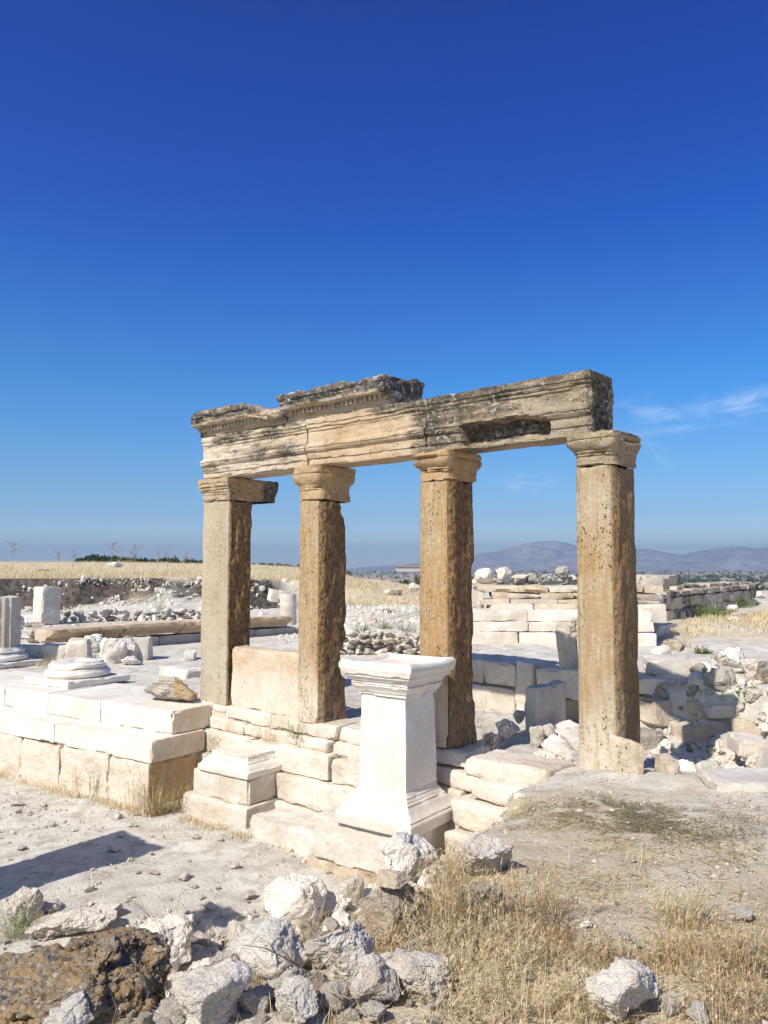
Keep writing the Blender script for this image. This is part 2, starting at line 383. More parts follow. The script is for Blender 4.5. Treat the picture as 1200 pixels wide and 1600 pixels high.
def stone(name, pale, mid, ochre=(.50, .31, .13), dark=(.045, .04, .035), base_lichen=0.0, pits=0.0, streak=0.0, bump=.012, mott=2.0, bleach=(.76, .69, .60), world=False, rough=.85, speck=0.0, scl=1.0, rand=True, pitcol=(.10, .065, .035), wlich=0.0, fine=.3, stain=.36, crack=.22, lsoft=.0, lst=(1, 1, 1), rcol=.5):
    """weathered stone. vertex pigment Pig: x ochre, y dark lichen, z bleached"""
    s = NB(name); v = s.coords(rand, world); P = s.pig()
    n1 = s.noise(v, mott * scl, 6, .6); n2 = s.noise(v, 17 * scl, 8, .65); n3 = s.noise(v, 5.5 * scl, 7, .62, .4)
    c = s.mix(s.rng(n1, .35, .68), pale, mid)
    oc = s.math('MULTIPLY', P[0], s.rng(n3, .28, .62, .25, 1)); c = s.mix(oc, c, ochre)
    c = s.mix(s.math('MULTIPLY', P[2], s.rng(n1, .2, .5, .55, 1)), c, bleach)
    if streak:
        st = s.noise(v, 16 * scl, 7, .65, .2, (1, 1, .10)); c = s.mix(s.math('MULTIPLY', s.rng(st, .42, .7), streak), c, (ochre[0] * .72, ochre[1] * .70, ochre[2] * .68))
        st2 = s.noise(v, 34 * scl, 6, .65, .2, (1, 1, .09)); c = s.mix(s.math('MULTIPLY', s.rng(st2, .5, .75), streak * .8), c, bleach)
    # mineral tone variation stays in the stone
    c = s.mix(s.rng(n2, .35, .85, .0, fine), c, (mid[0] * .55, mid[1] * .5, mid[2] * .45))
    ln = s.noise(v, 7 * scl, 9, .72, .6, lst); ln2 = s.noise(v, 2.2 * scl, 4, .5)
    lv = s.math('ADD', s.math('ADD', P[1], base_lichen), s.math('MULTIPLY', s.math('SUBTRACT', s.math('ADD', s.math('MULTIPLY', ln, .7), s.math('MULTIPLY', ln2, .3)), .5), 2.6))
    lm = s.rng(lv, .47 - lsoft * .15, .72 + lsoft * .3); dk = s.mix(s.rng(n2, .4, .66), dark, (dark[0] * 3.2 + .02, dark[1] * 3.2 + .02, dark[2] * 3.0 + .02))
    c = s.mix(lm, c, dk)
    if wlich:
        wl = s.noise(v, 11 * scl, 7, .7, .8); c = s.mix(s.math('MULTIPLY', s.rng(wl, .56, .64), s.math('MULTIPLY', wlich, s.rng(s.math('ADD', P[1], base_lichen), .1, .4)), clamp=True), c, (.55, .54, .50))
    # broad rain stains, earth-coloured, and hairline cracks
    sn = s.noise(v, .9 * scl, 5, .65, .6, (1, 1, .6)); c = s.mix(s.rng(sn, .48, .68, 0, stain), c, (mid[0] * .74, mid[1] * .66, mid[2] * .55))
    wv = s.n('ShaderNodeVectorMath', operation='MULTIPLY_ADD'); wn_ = s.n('ShaderNodeTexNoise'); wn_.inputs['Scale'].default_value = 3.0 * scl; wn_.inputs['Detail'].default_value = 5; s.l(v, wn_.inputs['Vector']); s.l(wn_.outputs['Color'], wv.inputs[0]); wv.inputs[1].default_value = (.45, .45, .45); s.l(v, wv.inputs[2])
    ck = s.voro(wv.outputs[0], 1.25 * scl, 'DISTANCE_TO_EDGE'); cm = s.math('MULTIPLY', s.rng(ck, .004, .011, crack, 0), s.rng(n1, .46, .56)); c = s.mix(cm, c, (mid[0] * .35, mid[1] * .30, mid[2] * .25))
    ra = s.n('ShaderNodeAttribute', attribute_name='Rgh'); rv = s.math('MULTIPLY', s.math('ADD', s.voro(v, 20 * scl, scale3=(1, 1, .55)), s.math('MULTIPLY', s.noise(v, 30 * scl, 6, .7, 0, (1, 1, .6)), .9)), ra.outputs['Fac'])
    nb = None; hgt = s.math('ADD', s.math('MULTIPLY', n3, 1.0), s.math('MULTIPLY', n2, .55)); nb = s.bump(hgt, bump * 2.2, 1)
    nb = s.bump(rv, .07, 1, nb); c = s.mix(s.math('MULTIPLY', s.rng(rv, .98, .60, 0, rcol), ra.outputs['Fac']), c, (ochre[0] * .40, ochre[1] * .34, ochre[2] * .30)); c = s.mix(s.math('MULTIPLY', s.rng(rv, .85, 1.15, 0, .5), ra.outputs['Fac']), c, (ochre[0] * 1.35, ochre[1] * 1.45, ochre[2] * 1.6))  # relief painted in: dark hollows, bright highlights on the raised grain
    c = s.mix(s.math('MULTIPLY', ra.outputs['Fac'], .62), c, (.60, .50, .42), 'MULTIPLY')  # rough side faces darkened in the colour for their grazing shade
    if pits:
        pv = s.voro(v, 26 * scl, scale3=(1, 1, .45)); pn = s.noise(v, 4 * scl, 4, .6, 0, (1, 1, .35))
        pm = s.math('MULTIPLY', s.rng(pv, .10, .24, 1, 0), s.rng(pn, .60 - .22 * pits, .66 - .1 * pits)); 
        pv2 = s.voro(v, 60 * scl, scale3=(1, 1, .4)); pm = s.math('MAXIMUM', pm, s.math('MULTIPLY', s.rng(pv2, .12, .25, .8, 0), s.rng(pn, .45, .6)))
        c = s.mix(s.math('MULTIPLY', pm, .85), c, pitcol); nb = s.bump(s.math('SUBTRACT', 1, pm), bump * 1.6, 1, nb)
    if speck:
        sv = s.noise(v, 38 * scl, 3, .6); c = s.mix(s.rng(sv, .60, .70, 0, speck), c, (.13, .12, .11))
    s.l(c, s.b.inputs['Base Color']); s.b.inputs['Roughness'].default_value = rough; s.l(nb, s.b.inputs['Normal']); return s.m
def plain(name, col, col2=None, sc=8, rough=.9, bumpd=0.0, rand=True, attr=None, trans=0.0):
    s = NB(name); v = s.coords(rand); n = s.noise(v, sc, 5, .6); c = s.mix(s.rng(n, .3, .7), col, col2 or col)
    if attr:
        a = s.n('ShaderNodeAttribute', attribute_name=attr); c = s.mix(s.n('ShaderNodeSeparateXYZ').outputs[0] if False else a.outputs['Fac'], c, tuple(x * .45 for x in col))
    s.l(c, s.b.inputs['Base Color']); s.b.inputs['Roughness'].default_value = rough
    if bumpd: s.l(s.bump(s.noise(v, sc * 3, 6, .6), bumpd), s.b.inputs['Normal'])
    return s.m
def blade_mat(name, cols):
    """dry stalks: colour picked per blade by the attribute Rnd"""
    s = NB(name); a = s.n('ShaderNodeAttribute', attribute_name='Rnd'); r = s.n('ShaderNodeValToRGB'); s.l(a.outputs['Fac'], r.inputs[0])
    e = r.color_ramp.elements; e[0].color = (*cols[0], 1); e[1].color = (*cols[-1], 1)
    for i, c in enumerate(cols[1:-1]): x = e.new((i + 1) / (len(cols) - 1)); x.color = (*c, 1)
    s.l(r.outputs[0], s.b.inputs['Base Color']); s.b.inputs['Roughness'].default_value = .7
    tr = s.n('ShaderNodeBsdfTranslucent'); s.l(r.outputs[0], tr.inputs[0]); mx = s.n('ShaderNodeMixShader'); mx.inputs[0].default_value = .25
    s.l(s.b.outputs[0], mx.inputs[1]); s.l(tr.outputs[0], mx.inputs[2]); s.l(mx.outputs[0], s.o.inputs[0]); return s.m
M = {}
M['marble'] = stone('white_marble', (.80, .77, .715), (.68, .63, .56), ochre=(.60, .44, .26), bump=.0035, mott=1.6, base_lichen=-.55, rough=.7, scl=1.0, crack=.0, stain=.24, speck=.10)
M['marble_old'] = stone('weathered_marble', (.74, .70, .63), (.58, .52, .44), ochre=(.50, .34, .18), bump=.012, mott=2.2, base_lichen=-.26, rough=.85, speck=.14)
M['marble_grey'] = stone('grey_marble', (.60, .57, .52), (.46, .43, .38), ochre=(.42, .31, .18), bump=.008, base_lichen=-.25)
M['trav'] = stone('travertine', (.46, .385, .27), (.385, .30, .185), ochre=(.42, .255, .11), base_lichen=-.42, pits=.85, streak=.6, bump=.012, bleach=(.70, .60, .48), rand=True)
M['slab'] = stone('pale_travertine', (.62, .52, .40), (.54, .43, .30), ochre=(.50, .31, .14), base_lichen=-.5, pits=.25, bump=.010, bleach=(.70, .61, .50))
M['pier'] = stone('pier_travertine', (.44, .365, .26), (.37, .295, .19), ochre=(.46, .27, .11), base_lichen=-.45, pits=.3, streak=.12, bump=.011, bleach=(.50, .43, .33))
M['trav_rough'] = stone('broken_travertine', (.50, .36, .20), (.40, .25, .12), ochre=(.30, .16, .06), base_lichen=-.35, pits=.9, streak=.0, bump=.02)
M['entab'] = stone('carved_travertine', (.51, .405, .275), (.43, .32, .195), ochre=(.46, .28, .125), base_lichen=.26, pits=.35, bump=.012, wlich=.6, dark=(.06, .052, .04), lsoft=.55, lst=(.55, 1, 2.6))
M['entab_grey'] = stone('grey_travertine', (.37, .31, .23), (.28, .23, .16), ochre=(.42, .29, .15), base_lichen=.22, pits=.5, bump=.016, wlich=.8, dark=(.05, .043, .034), lsoft=.6, lst=(.55, 1, 2.6), bleach=(.50, .44, .35))
M['cornice'] = stone('lichened_travertine', (.38, .32, .235), (.29, .235, .165), ochre=(.46, .28, .12), base_lichen=.56, pits=.4, bump=.02, wlich=1.0, dark=(.05, .045, .04), lsoft=.5, lst=(.6, .8, 1.8), bleach=(.60, .56, .49))
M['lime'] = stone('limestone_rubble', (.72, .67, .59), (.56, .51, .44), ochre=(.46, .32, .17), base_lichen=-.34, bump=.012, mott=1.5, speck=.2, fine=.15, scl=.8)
M['lime_white'] = stone('white_limestone', (.84, .81, .75), (.70, .66, .60), ochre=(.62, .50, .36), base_lichen=-.40, bump=.012, mott=1.3, speck=.25, fine=.12, scl=.8)
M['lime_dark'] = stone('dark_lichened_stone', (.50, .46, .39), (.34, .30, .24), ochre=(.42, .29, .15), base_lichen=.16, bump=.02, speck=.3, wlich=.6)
M['beige'] = stone('beige_ashlar', (.62, .53, .40), (.50, .40, .28), ochre=(.52, .35, .18), base_lichen=-.22, bump=.018, speck=.12)
M['ochre_rock'] = stone('ochre_tufa_rock', (.52, .39, .22), (.42, .29, .15), ochre=(.30, .16, .06), base_lichen=-.2, pits=.5, bump=.02, dark=(.13, .12, .105), wlich=1.3, scl=2.6, lsoft=.6)
M['pebble'] = plain('pebble_stone', (.62, .58, .51), (.42, .38, .32), 3, bumpd=.004)
M['straw'] = blade_mat('dry_straw', [(.14, .08, .035), (.50, .36, .18), (.68, .55, .33), (.80, .69, .47), (.36, .25, .13)])
M['straw_pale'] = blade_mat('pale_straw', [(.52, .41, .23), (.68, .56, .35), (.78, .67, .46), (.60, .48, .28)])
M['thistle'] = blade_mat('dry_thistle', [(.16, .09, .04), (.52, .34, .15), (.66, .52, .27), (.76, .66, .42), (.22, .12, .05)])
M['weed'] = blade_mat('green_weed', [(.10, .17, .05), (.20, .26, .08), (.30, .33, .13)])
M['olive'] = blade_mat('olive_straw', [(.20, .19, .10), (.28, .26, .14), (.38, .33, .19)])
M['scrub'] = blade_mat('far_scrub', [(.035, .06, .025), (.06, .085, .035), (.09, .10, .05)])
M['fir'] = blade_mat('dark_needles', [(.02, .045, .02), (.04, .07, .03), (.06, .085, .035)])
M['twig'] = plain('dead_twig', (.34, .27, .19), (.22, .16, .11), 20)
M['farwall'] = plain('far_plaster', (.62, .56, .50), (.55, .5, .45), 2)

# terrain material: pigment x = dry grass, y = bank overhang shade painted over dark soil, z = scrub green
s = NB('ground'); v = s.coords(False, True); P = s.pig()
n1 = s.noise(v, .55, 6, .6); n2 = s.noise(v, 3.5, 8, .65); n3 = s.noise(v, 24, 6, .7); n4 = s.noise(v, 90, 3, .6)
c = s.mix(s.rng(n1, .35, .65), (.64, .60, .52), (.73, .69, .61)); c = s.mix(s.rng(n2, .42, .68, 0, .8), c, (.42, .375, .31))
c = s.mix(s.rng(n3, .55, .68, 0, .75), c, (.66, .63, .57)); c = s.mix(s.rng(n4, .55, .75, 0, .5), c, (.30, .26, .21))
vv = s.voro(v, 13); vn = s.noise(v, 2.0, 3); peb = s.math('MULTIPLY', s.rng(vv, .14, .26, 1, 0), s.rng(vn, .48, .6)); c = s.mix(s.math('MULTIPLY', peb, .7), c, (.70, .67, .61))
n8 = s.noise(v, 4.2, 3, .5, .5, (1, 1.6, 1)); c = s.mix(s.rng(n8, .66, .72, 0, .45), c, (.33, .30, .26)); gr = s.mix(s.rng(n3, .35, .65), (.55, .46, .31), (.70, .60, .43)); gr = s.mix(s.rng(n2, .45, .7, 0, .6), gr, (.48, .375, .24)); gr = s.mix(s.rng(n1, .5, .62, 0, .5), gr, (.68, .61, .50))
c = s.mix(s.math('MULTIPLY', P[0], s.rng(n2, .2, .55, .5, 1)), c, gr)
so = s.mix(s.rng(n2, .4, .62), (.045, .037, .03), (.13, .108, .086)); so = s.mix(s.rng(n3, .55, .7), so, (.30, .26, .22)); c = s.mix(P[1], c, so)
n5 = s.noise(v, .012, 9, .68); n6 = s.noise(v, .09, 6, .65)
sc_ = s.mix(s.rng(n6, .42, .58), (.075, .10, .05), (.30, .27, .19)); n7 = s.noise(v, .035, 5, .6, 0, (.25, 1, 1)); sc_ = s.mix(s.rng(n7, .50, .56, 0, .75), sc_, (.50, .42, .29)); sc_ = s.mix(s.rng(n5, .48, .60), sc_, (.42, .34, .24)); c = s.mix(P[2], c, sc_)
s.l(c, s.b.inputs['Base Color']); s.b.inputs['Roughness'].default_value = .95
near = s.math('SUBTRACT', 1, P[2])
s.l(s.bump(s.math('ADD', s.math('ADD', s.math('MULTIPLY', n3, .8), s.math('MULTIPLY', n4, .25)), s.math('MULTIPLY', peb, .8)), .035, 1), s.b.inputs['Normal']); M['ground'] = s.m
s = NB('hill_rock'); v = s.coords(False, True); n1 = s.noise(v, .0035, 10, .62); n2 = s.noise(v, .02, 5, .6)
c = s.mix(s.rng(n1, .42, .60), (.30, .27, .24), (.42, .37, .32)); c = s.mix(s.rng(n2, .5, .62, 0, .6), c, (.10, .12, .07)); s.l(c, s.b.inputs['Base Color']); s.b.inputs['Roughness'].default_value = 1; M['hill'] = s.m

# ---------------------------------------------------------------- terrain
MC = np.array([(40, 8.0), (6.5, 8.1), (3.9, 8.25), (3.3, 8.55), (2.6, 8.8), (2.05, 8.75), (1.55, 8.15), (1.02, 7.1), (.55, 5.7), (.0, 4.3), (-1.2, 3.1), (-3.0, 2.3), (-7, 1.5), (-40, 0)])
def mound_sd(X, Y):
    """signed distance to the mound's edge, positive outside (beyond the curve)"""
    D = np.full(X.shape, 1e9); 
    for a, b in zip(MC[:-1], MC[1:]):
        d = b - a; t = np.clip(((X - a[0]) * d[0] + (Y - a[1]) * d[1]) / (d @ d), 0, 1)
        D = np.minimum(D, np.hypot(X - a[0] - t * d[0], Y - a[1] - t * d[1]))
    xs = MC[::-1, 0]; yc = np.interp(X, xs, MC[::-1, 1]); return np.where(Y > yc, D, -D)
def ground_z(X, Y, detail=True):
    X = np.asarray(X, float); Y = np.asarray(Y, float); sh = X.shape; X = X.ravel(); Y = Y.ravel()
    dx, dy = X - O2[0], Y - O2[1]; s_ = dx * ES[0] + dy * ES[1]; w_ = dx * EY[0] + dy * EY[1]      # w_ > 0 behind the colonnade
    px = X - PA[0]; py = Y - PA[1]; dpl = px * PY_[0] + py * PY_[1]
    P3 = np.column_stack([X, Y, np.zeros_like(X)])
    big = fbm(P3 * .35, 3, 3); med = fbm(P3 * 1.3, 5, 4)
    z = .02 + .03 * big + .018 * med                                                              # excavated floor in front
    inside = np.where(s_ < -.6, dpl - .55, w_ - .15)
    inside = np.where((s_ < -.6) & (px > -.2), np.minimum(dpl - .3, w_ + .2), inside)
    lev = np.full_like(X, 1.325) + .012 * big
    ang = X / np.maximum(Y, .1)
    # right-hand part behind the row: a sunken strip, then the higher ground
    tr = sstep(.088, .108, ang) * sstep(-.3, .1, w_)
    hi = 1.86 + .05 * big + .03 * med + .006 * (Y - 14)
    beh = np.where(w_ < 3.75, 1.12 + .05 * med, hi); e = sstep(3.7, 3.85, w_); beh = (1.12 + .05 * med) * (1 - e) + hi * e
    # right of the last column: stepped rubble rising to the right
    ang2 = sstep(.405, .52, ang) ; side = .72 + .85 * sstep(.395, .50, ang) + .05 * med + .35 * sstep(.5, .9, ang)
    sd = mound_sd(X, Y)
    side = side + (hi - side) * sstep(2.0, 3.9, w_ + .0 * sd + (ang2 * 1.0))
    sr = sstep(6.9, 7.4, s_)
    behR = beh * (1 - sr) + side * sr
    lev = lev * (1 - tr) + behR * tr
    # left/middle: the higher ground starts behind the low rubble wall
    m = sstep(20.6, 21.3, Y + .6 * big) * sstep(-.075, -.04, ang) * (1 - tr); lev = lev * (1 - m) + (1.9 + .05 * big) * m
    ins = sstep(0, .12, inside); z = z * (1 - ins) + lev * ins
    # terrace with a cut bank
    near_t = np.interp(ang, [-.5, -.2, -.11, -.045, .045, .12, .4], [-.62, -.62, -.75, -1.1, -1.45, -1.55, -1.6]) + H
    far_t = np.interp(ang, [-.6, -.3, -.16, -.045, .045, .12, .4], [.72, .55, .25, -.45, -1.7, -2.4, -3.0]) + H
    cy = np.interp(ang, [-.6, -.40, -.30, -.24, -.18, -.13, -.05, .05, .15], [40, 43, 44.5, 45.5, 44, 46, 42, 38, 38]) + .8 * big + .5 * fbm(P3 * .6, 8, 3)
    global CY; CY = cy
    wid = np.interp(ang, [-.3, -.15, -.1, .05], [1.4, 1.6, 7, 9])
    # talus ramp in the cut
    tal = np.interp(ang, [-.42, -.33, -.27, -.22, -.19], [0, .35, .9, .6, 0])
    k = sstep(0, 1, (Y - cy) / wid + .5); top = near_t + (far_t - near_t) * sstep(45, 110, Y)
    z1 = z + tal * sstep(-9, 0, Y - cy) * (1 - k) + .3 * med * sstep(-4, 0, Y - cy) * (1 - k)
    z = z1 * (1 - k) + (top + .10 * big * sstep(45, 60, Y)) * k
    z = np.where(ang > .12, z + (np.where(True, top, 0) - z) * 0, z)
    # the plateau ends and the plain lies lower
    rfar = sstep(.06, .16, ang); st = 112 - 50 * sstep(-.10, -.03, ang)
    fall = sstep(0, 1, (Y - st) / (360 - 160 * sstep(-.10, -.03, ang))) + 0.0; und = 6 * fbm(P3 * .006, 21, 4) * sstep(60, 300, Y)
    z = z * (1 - fall) + (-19 + H + und * .55) * fall
    z = np.where(Y > 45, z + und * .12 * sstep(60, 120, Y) * 0, z)
    # mound the photographer stands on
    R = np.hypot(X, Y); hp = H - 1.55 - .52 * sstep(1.0, 9.0, Y) + .03 * big + .03 * med
    slope = np.interp(Y, [2, 5, 7, 8.2, 9], [.5, .62, 1.1, 1.3, 1.2]); slope = np.where(X > 2.2, .9, slope)
    zm = hp - slope * np.maximum(0, sd + .25 * med) - .10 * sstep(-.6, .3, sd)
    q = .18; zz = np.maximum(z, zm) + q * .5 * np.exp(-np.abs(z - zm) / q) * .5
    zz = np.where(sd < 6, zz, z)
    # stay below floors carried by blocks
    return zz.reshape(sh)
def gz(x, y): return float(ground_z(np.array([x]), np.array([y]))[0])
def hit(px, py, lo=1.5, hi=400):
    d = ray(px, py); Ys = np.geomspace(lo, hi, 900); X = d[0] / d[1] * Ys; Z = H + d[2] / d[1] * Ys; g = ground_z(X, Ys)
    b = np.nonzero(Z < g)[0]
    if len(b) == 0: i = len(Ys) - 1
    else: i = b[0]
    if i == 0: return np.array([X[0], Ys[0], g[0]])
    a0, a1 = Z[i - 1] - g[i - 1], Z[i] - g[i]; t = a0 / (a0 - a1 + 1e-9); t = min(1, max(0, t))
    return np.array([X[i - 1] + t * (X[i] - X[i - 1]), Ys[i - 1] + t * (Ys[i] - Ys[i - 1]), g[i - 1] + t * (g[i] - g[i - 1])])
def axis_pts(lo, hi, st, far, gfac):
    c = list(np.arange(lo, hi, st)); s = st
    while c[-1] < far: s = s * gfac; c.append(c[-1] + s)
    return c
xr = axis_pts(0, 8.0, .065, 9500, 1.032); xl = axis_pts(0, 9.0, .065, 9500, 1.032); xs = np.array([-a for a in xl[::-1]] + xr[1:])
ys = np.array(list(np.linspace(-12, 1.4, 30)) + axis_pts(1.45, 16.5, .065, 9500, 1.03))
GX, GY = np.meshgrid(xs, ys, indexing='ij'); GZ = ground_z(GX, GY)
nx_, ny_ = GX.shape; idx = np.arange(nx_ * ny_).reshape(nx_, ny_)
GF = np.stack([idx[:-1, :-1].ravel(), idx[1:, :-1].ravel(), idx[1:, 1:].ravel(), idx[:-1, 1:].ravel()], 1)
VX = np.column_stack([GX.ravel(), GY.ravel(), GZ.ravel()])
P3 = VX * [1, 1, 0]
sd = mound_sd(VX[:, 0], VX[:, 1]); ang = VX[:, 0] / np.maximum(VX[:, 1], .1)
VX[:, 2] += np.where(VX[:, 1] < 25, .012 * fbm(P3 * 5, 31, 3) - .014 * sstep(.35, .6, fbm(P3 * 2.6, 33, 2)), 0)
dzx = np.abs(np.gradient(GZ, axis=0) / np.gradient(xs)[:, None]); dzy = np.abs(np.gradient(GZ, axis=1) / np.gradient(ys)[None, :]); sl = np.maximum(dzx, dzy).ravel()
big = fbm(P3 * .8, 40, 4)
fgrass = sstep(.9, -.2, sd + .5 * big) * sstep(7.6, 6.2, VX[:, 1] + .8 * big) * (1 - .6 * sstep(2.4, 3.4, VX[:, 0] + .5 * big)) * sstep(-.9, .4, VX[:, 0] + .5 * big)
tg0 = np.interp(ang, [-.14, -.09], [44, 33]); tgr = sstep(0, 3, VX[:, 1] - tg0) * sstep(.09, .04, ang) * sstep(.55, .3, sl)
rg = sstep(.30, .36, ang) * sstep(16, 20, VX[:, 1] + 1.2 * big) * (1 - sstep(19, 26, VX[:, 1]) * 0) * .85 * sstep(-.55, .1, big + .3)
ground_z(VX[:, 0], VX[:, 1]); soil_shade = np.clip(sstep(.10, .30, sl) + sstep(-2.6, -.8, VX[:, 1] - CY), 0, 1) * sstep(36, 40, VX[:, 1]) * sstep(1.7, .9, VX[:, 1] - CY) * sstep(-.08, -.14, ang) * np.clip(1.25 - .7 * np.interp(ang, [-.42, -.33, -.27, -.2], [0, .5, 1, 0]) + .4 * big + sstep(-1.1, -.3, VX[:, 1] - CY), 0, 1)  # bank face darkened in the colour: its earth plus the overhang's shade
scr = sstep(60, 110, VX[:, 1] - 58 * (ang < .07))
ground = mesh_obj('ground', VX, GF, M['ground'], attrs={'Pig': np.column_stack([np.clip(fgrass + tgr + rg, 0, 1) * (1 - scr), soil_shade, scr])})
tag(ground, kind='structure')

# ---------------------------------------------------------------- the colonnade
ZS = 1.34
LB = ZS + 3.665                 # underside of the architrave
def pigment(V, f): return f(V)
def wall_col(V, ochre, lich=None, bleach=None):
    n = len(V); z = np.zeros(n); return np.column_stack([ochre if ochre is not None else z, lich if lich is not None else z, bleach if bleach is not None else z])

def column(name, corner, wd, dp, cap_h, label, seed, bulge, cap_dep, oc, broken=0.0, side_bite=0.0, grey=0.0, sunk=0.0):
    """square-backed column with a slightly bowed front: shaft and capital"""
    hx, hy = wd / 2, dp / 2; sc, yc = corner - hx, hy
    t = empty(name, R2(sc, yc, ZS - sunk), RZ, label, 'column', 'columns of the ruined colonnade')
    h = LB - ZS - cap_h + sunk
    V, F_ = stack(plan_rect(hx + .012, hy + .012, .022, bulge * 1.7, .032), [(.012, 0), (.0, .25), (-.004, h * .6), (-.012, h - .003)], .03)
    side = (V[:, 0] > hx - .05); back = V[:, 1] > hy - .04; rough = np.clip(side * 1.0 + back * 1.0, 0, 1)
    N, e = vnormals(V, F_); S = V + seed * 3.1
    # chiselled sides: deep vertical pecking; smooth front with small losses
    d = -.010 * rough * (1 - cells(S * [22, 22, 9], seed)) - rough * .022 * np.clip(fbm(S * [5, 5, 2.4], seed, 4) + .15, 0, 1) + .006 * fbm(S * [6, 6, 3], seed + 2, 4)
    d -= .006 * (1 - rough) * np.clip(fbm(S * [14, 14, 2.2], seed + 4, 4) - .1, 0, 1)
    d -= .035 * np.clip(e * 3, 0, 1) * np.clip(fbm(S * [4, 4, 3], seed + 7, 3) + .15, 0, 1)
    V = V + N * d[:, None]
    if side_bite:      # broken back edge of the shaft
        k = sstep(.3, .75, fbm(S * [2, 2, 2.6], seed + 11, 5) + .55) * sstep(hy * .1, hy, V[:, 1]); V[:, 1] -= side_bite * k * (V[:, 2] > .5) * np.clip(V[:, 1], 0, 1) / hy
    if broken:         # the lower front corner is worn away
        k = sstep(1.3, .5, V[:, 2]) * sstep(-.2, -.02, -V[:, 0] * 0 - .02 - np.abs(V[:, 0] + hx)) ; V[:, 0] += broken * k
    hgt = V[:, 2] / h; nn = fbm(S * [2, 2, .8], seed + 3, 3)
    ochre = np.clip(oc + .45 * nn + .55 * rough - .4 * sstep(.75, 1, hgt) * grey, 0, 1) * sstep(.04, .3, hgt + .1 * nn)
    bleach = np.clip(sstep(.36, .03, hgt + .06 * nn) * (1 - .5 * rough), 0, 1)
    lich = np.clip(.12 * rough + grey * .25 * sstep(.3, 1, hgt) + .12 * sstep(.9, 1, hgt), 0, 1)
    put(mesh_obj('shaft', V, F_, M['trav'], attrs={'Pig': wall_col(V, ochre, lich, bleach), 'Rgh': rough * (.55 if grey else 1.0)}), t)
    # capital: necking band, two fillets, bowed echinus, abacus
    c = cap_h; prof = [(-.03, 0), (.004, 0), (.004, c * .28), (.018, c * .30), (.018, c * .34), (.008, c * .36), (.022, c * .40), (.022, c * .45), (.035, c * .48), (.068, c * .60), (.08, c * .70), (.078, c * .75), (.06, c * .77), (.072, c * .785), (.072, c - .002)]
    V, F_ = stack(plan_rect(hx, hy, .02, bulge * 2.0, .025), prof, .02)
    V[:, 1] = np.where(V[:, 1] > 0, V[:, 1] * (1 + (cap_dep - dp) / dp * sstep(0, hy, V[:, 1])), V[:, 1])
    V[:, 0] = np.where(V[:, 0] > hx - .01, hx + (V[:, 0] - hx) * .3, V[:, 0])       # the right side is a flat joint face
    V = weather(V, F_, .013, 6, seed + 20, .06, 4, 5, .014, 12)
    sd_ = (V[:, 0] > hx - .03) * 1.0; nn = fbm(V * 3 + seed, seed, 3)
    put(mesh_obj('capital', V, F_, M['entab_grey' if grey else 'entab'], sharp=50, attrs={'Pig': wall_col(V, np.clip(oc + .3 * nn + .3 * sd_, 0, 1), np.clip(grey * .05 - .12 + .25 * (nn > .2), -.2, .6), None)}), t, (0, 0, h))
    return t
column('engaged_column', 2.17, .50, .47, .50, 'slender ochre column second from the left, beside the low wall slab', 11, .045, .62, .55, side_bite=.12)
column('engaged_column', 4.47, .53, .455, .38, 'orange-brown column behind the tall white altar, in part of its shadow', 12, .05, .60, .75, side_bite=.04)
column('engaged_column', 6.65, .50, .44, .37, 'tall pitted beige column at the right end of the row', 13, .05, .52, .25, grey=1.0, sunk=.25)

# left pier
pier = empty('wall_pier', R2(-.37, .235, ZS), RZ, 'pale square pier with a projecting bracket at the left end of the row', 'pier')
h = 3.66 - .37
V, F_ = stack(plan_rect(.37, .235, .022, 0, .006), [(.006, 0), (0, .3), (-.004, h - .003)], .03)
N, e = vnormals(V, F_); side = (V[:, 0] > .33) * 1.0; S = V + 7
d = -side * (.03 * (1 - cells(S * [20, 16, 6.5], 3)) + .03 * np.clip(fbm(S * [5, 5, 2], 4, 4) + .1, 0, 1)) + .004 * fbm(S * 5, 5, 4) - .03 * np.clip(e * 3, 0, 1) * np.clip(fbm(S * [5, 5, 3], 6, 3) + .1, 0, 1)
V = V + N * d[:, None]; V[:, 1] -= side * .06 * np.clip(fbm(S * [1, 1, .9], 9, 3), 0, 1) * (V[:, 1] > .1)
hg = V[:, 2] / h; nn = fbm(S * 2, 8, 3)
put(mesh_obj('shaft', V, F_, M['pier'], attrs={'Rgh': side * 1.0, 'Pig': wall_col(V, np.clip(.05 + .3 * nn + .95 * side, 0, 1), .05 * side, np.clip(.65 * (1 - side) + sstep(.35, .05, hg), 0, 1) * (1 - .7 * side))}), pier)
prof = [(-.02, 0), (.01, 0), (.01, .10), (.02, .105), (.02, .135), (.035, .14), (.035, .17), (.05, .175), (.05, .215), (.065, .22), (.065, .28), (.075, .285), (.075, .367)]
V, F_ = stack(plan_rect(.37, .47, .022, 0, .004), prof, .02); V[:, 1] += .235
V[:, 0] = np.where(V[:, 0] > .36, .36 + (V[:, 0] - .36) * .3, V[:, 0]); V[:, 2] += np.where(V[:, 2] < .001, .0, 0)
V = weather(V, F_, .008, 6, 31, .03, 5, 4, .015, 9)
put(mesh_obj('capital', V, F_, M['entab'], sharp=50, attrs={'Pig': wall_col(V, np.clip(.3 + .5 * (V[:, 0] > .3) + .3 * fbm(V * 3, 4, 3), 0, 1), np.clip(.22 + .5 * sstep(.35, .55, V[:, 1]), 0, 1), None)}), pier, (0, 0, h))
V, F_ = stack(plan_rect(.37, .27, .03, 0, .006), [(.05, -.19), (.05, -.09), (.065, -.085), (.06, -.05), (.03, -.03), (.03, -.012), (.012, -.008), (.0, -.0)], .02)
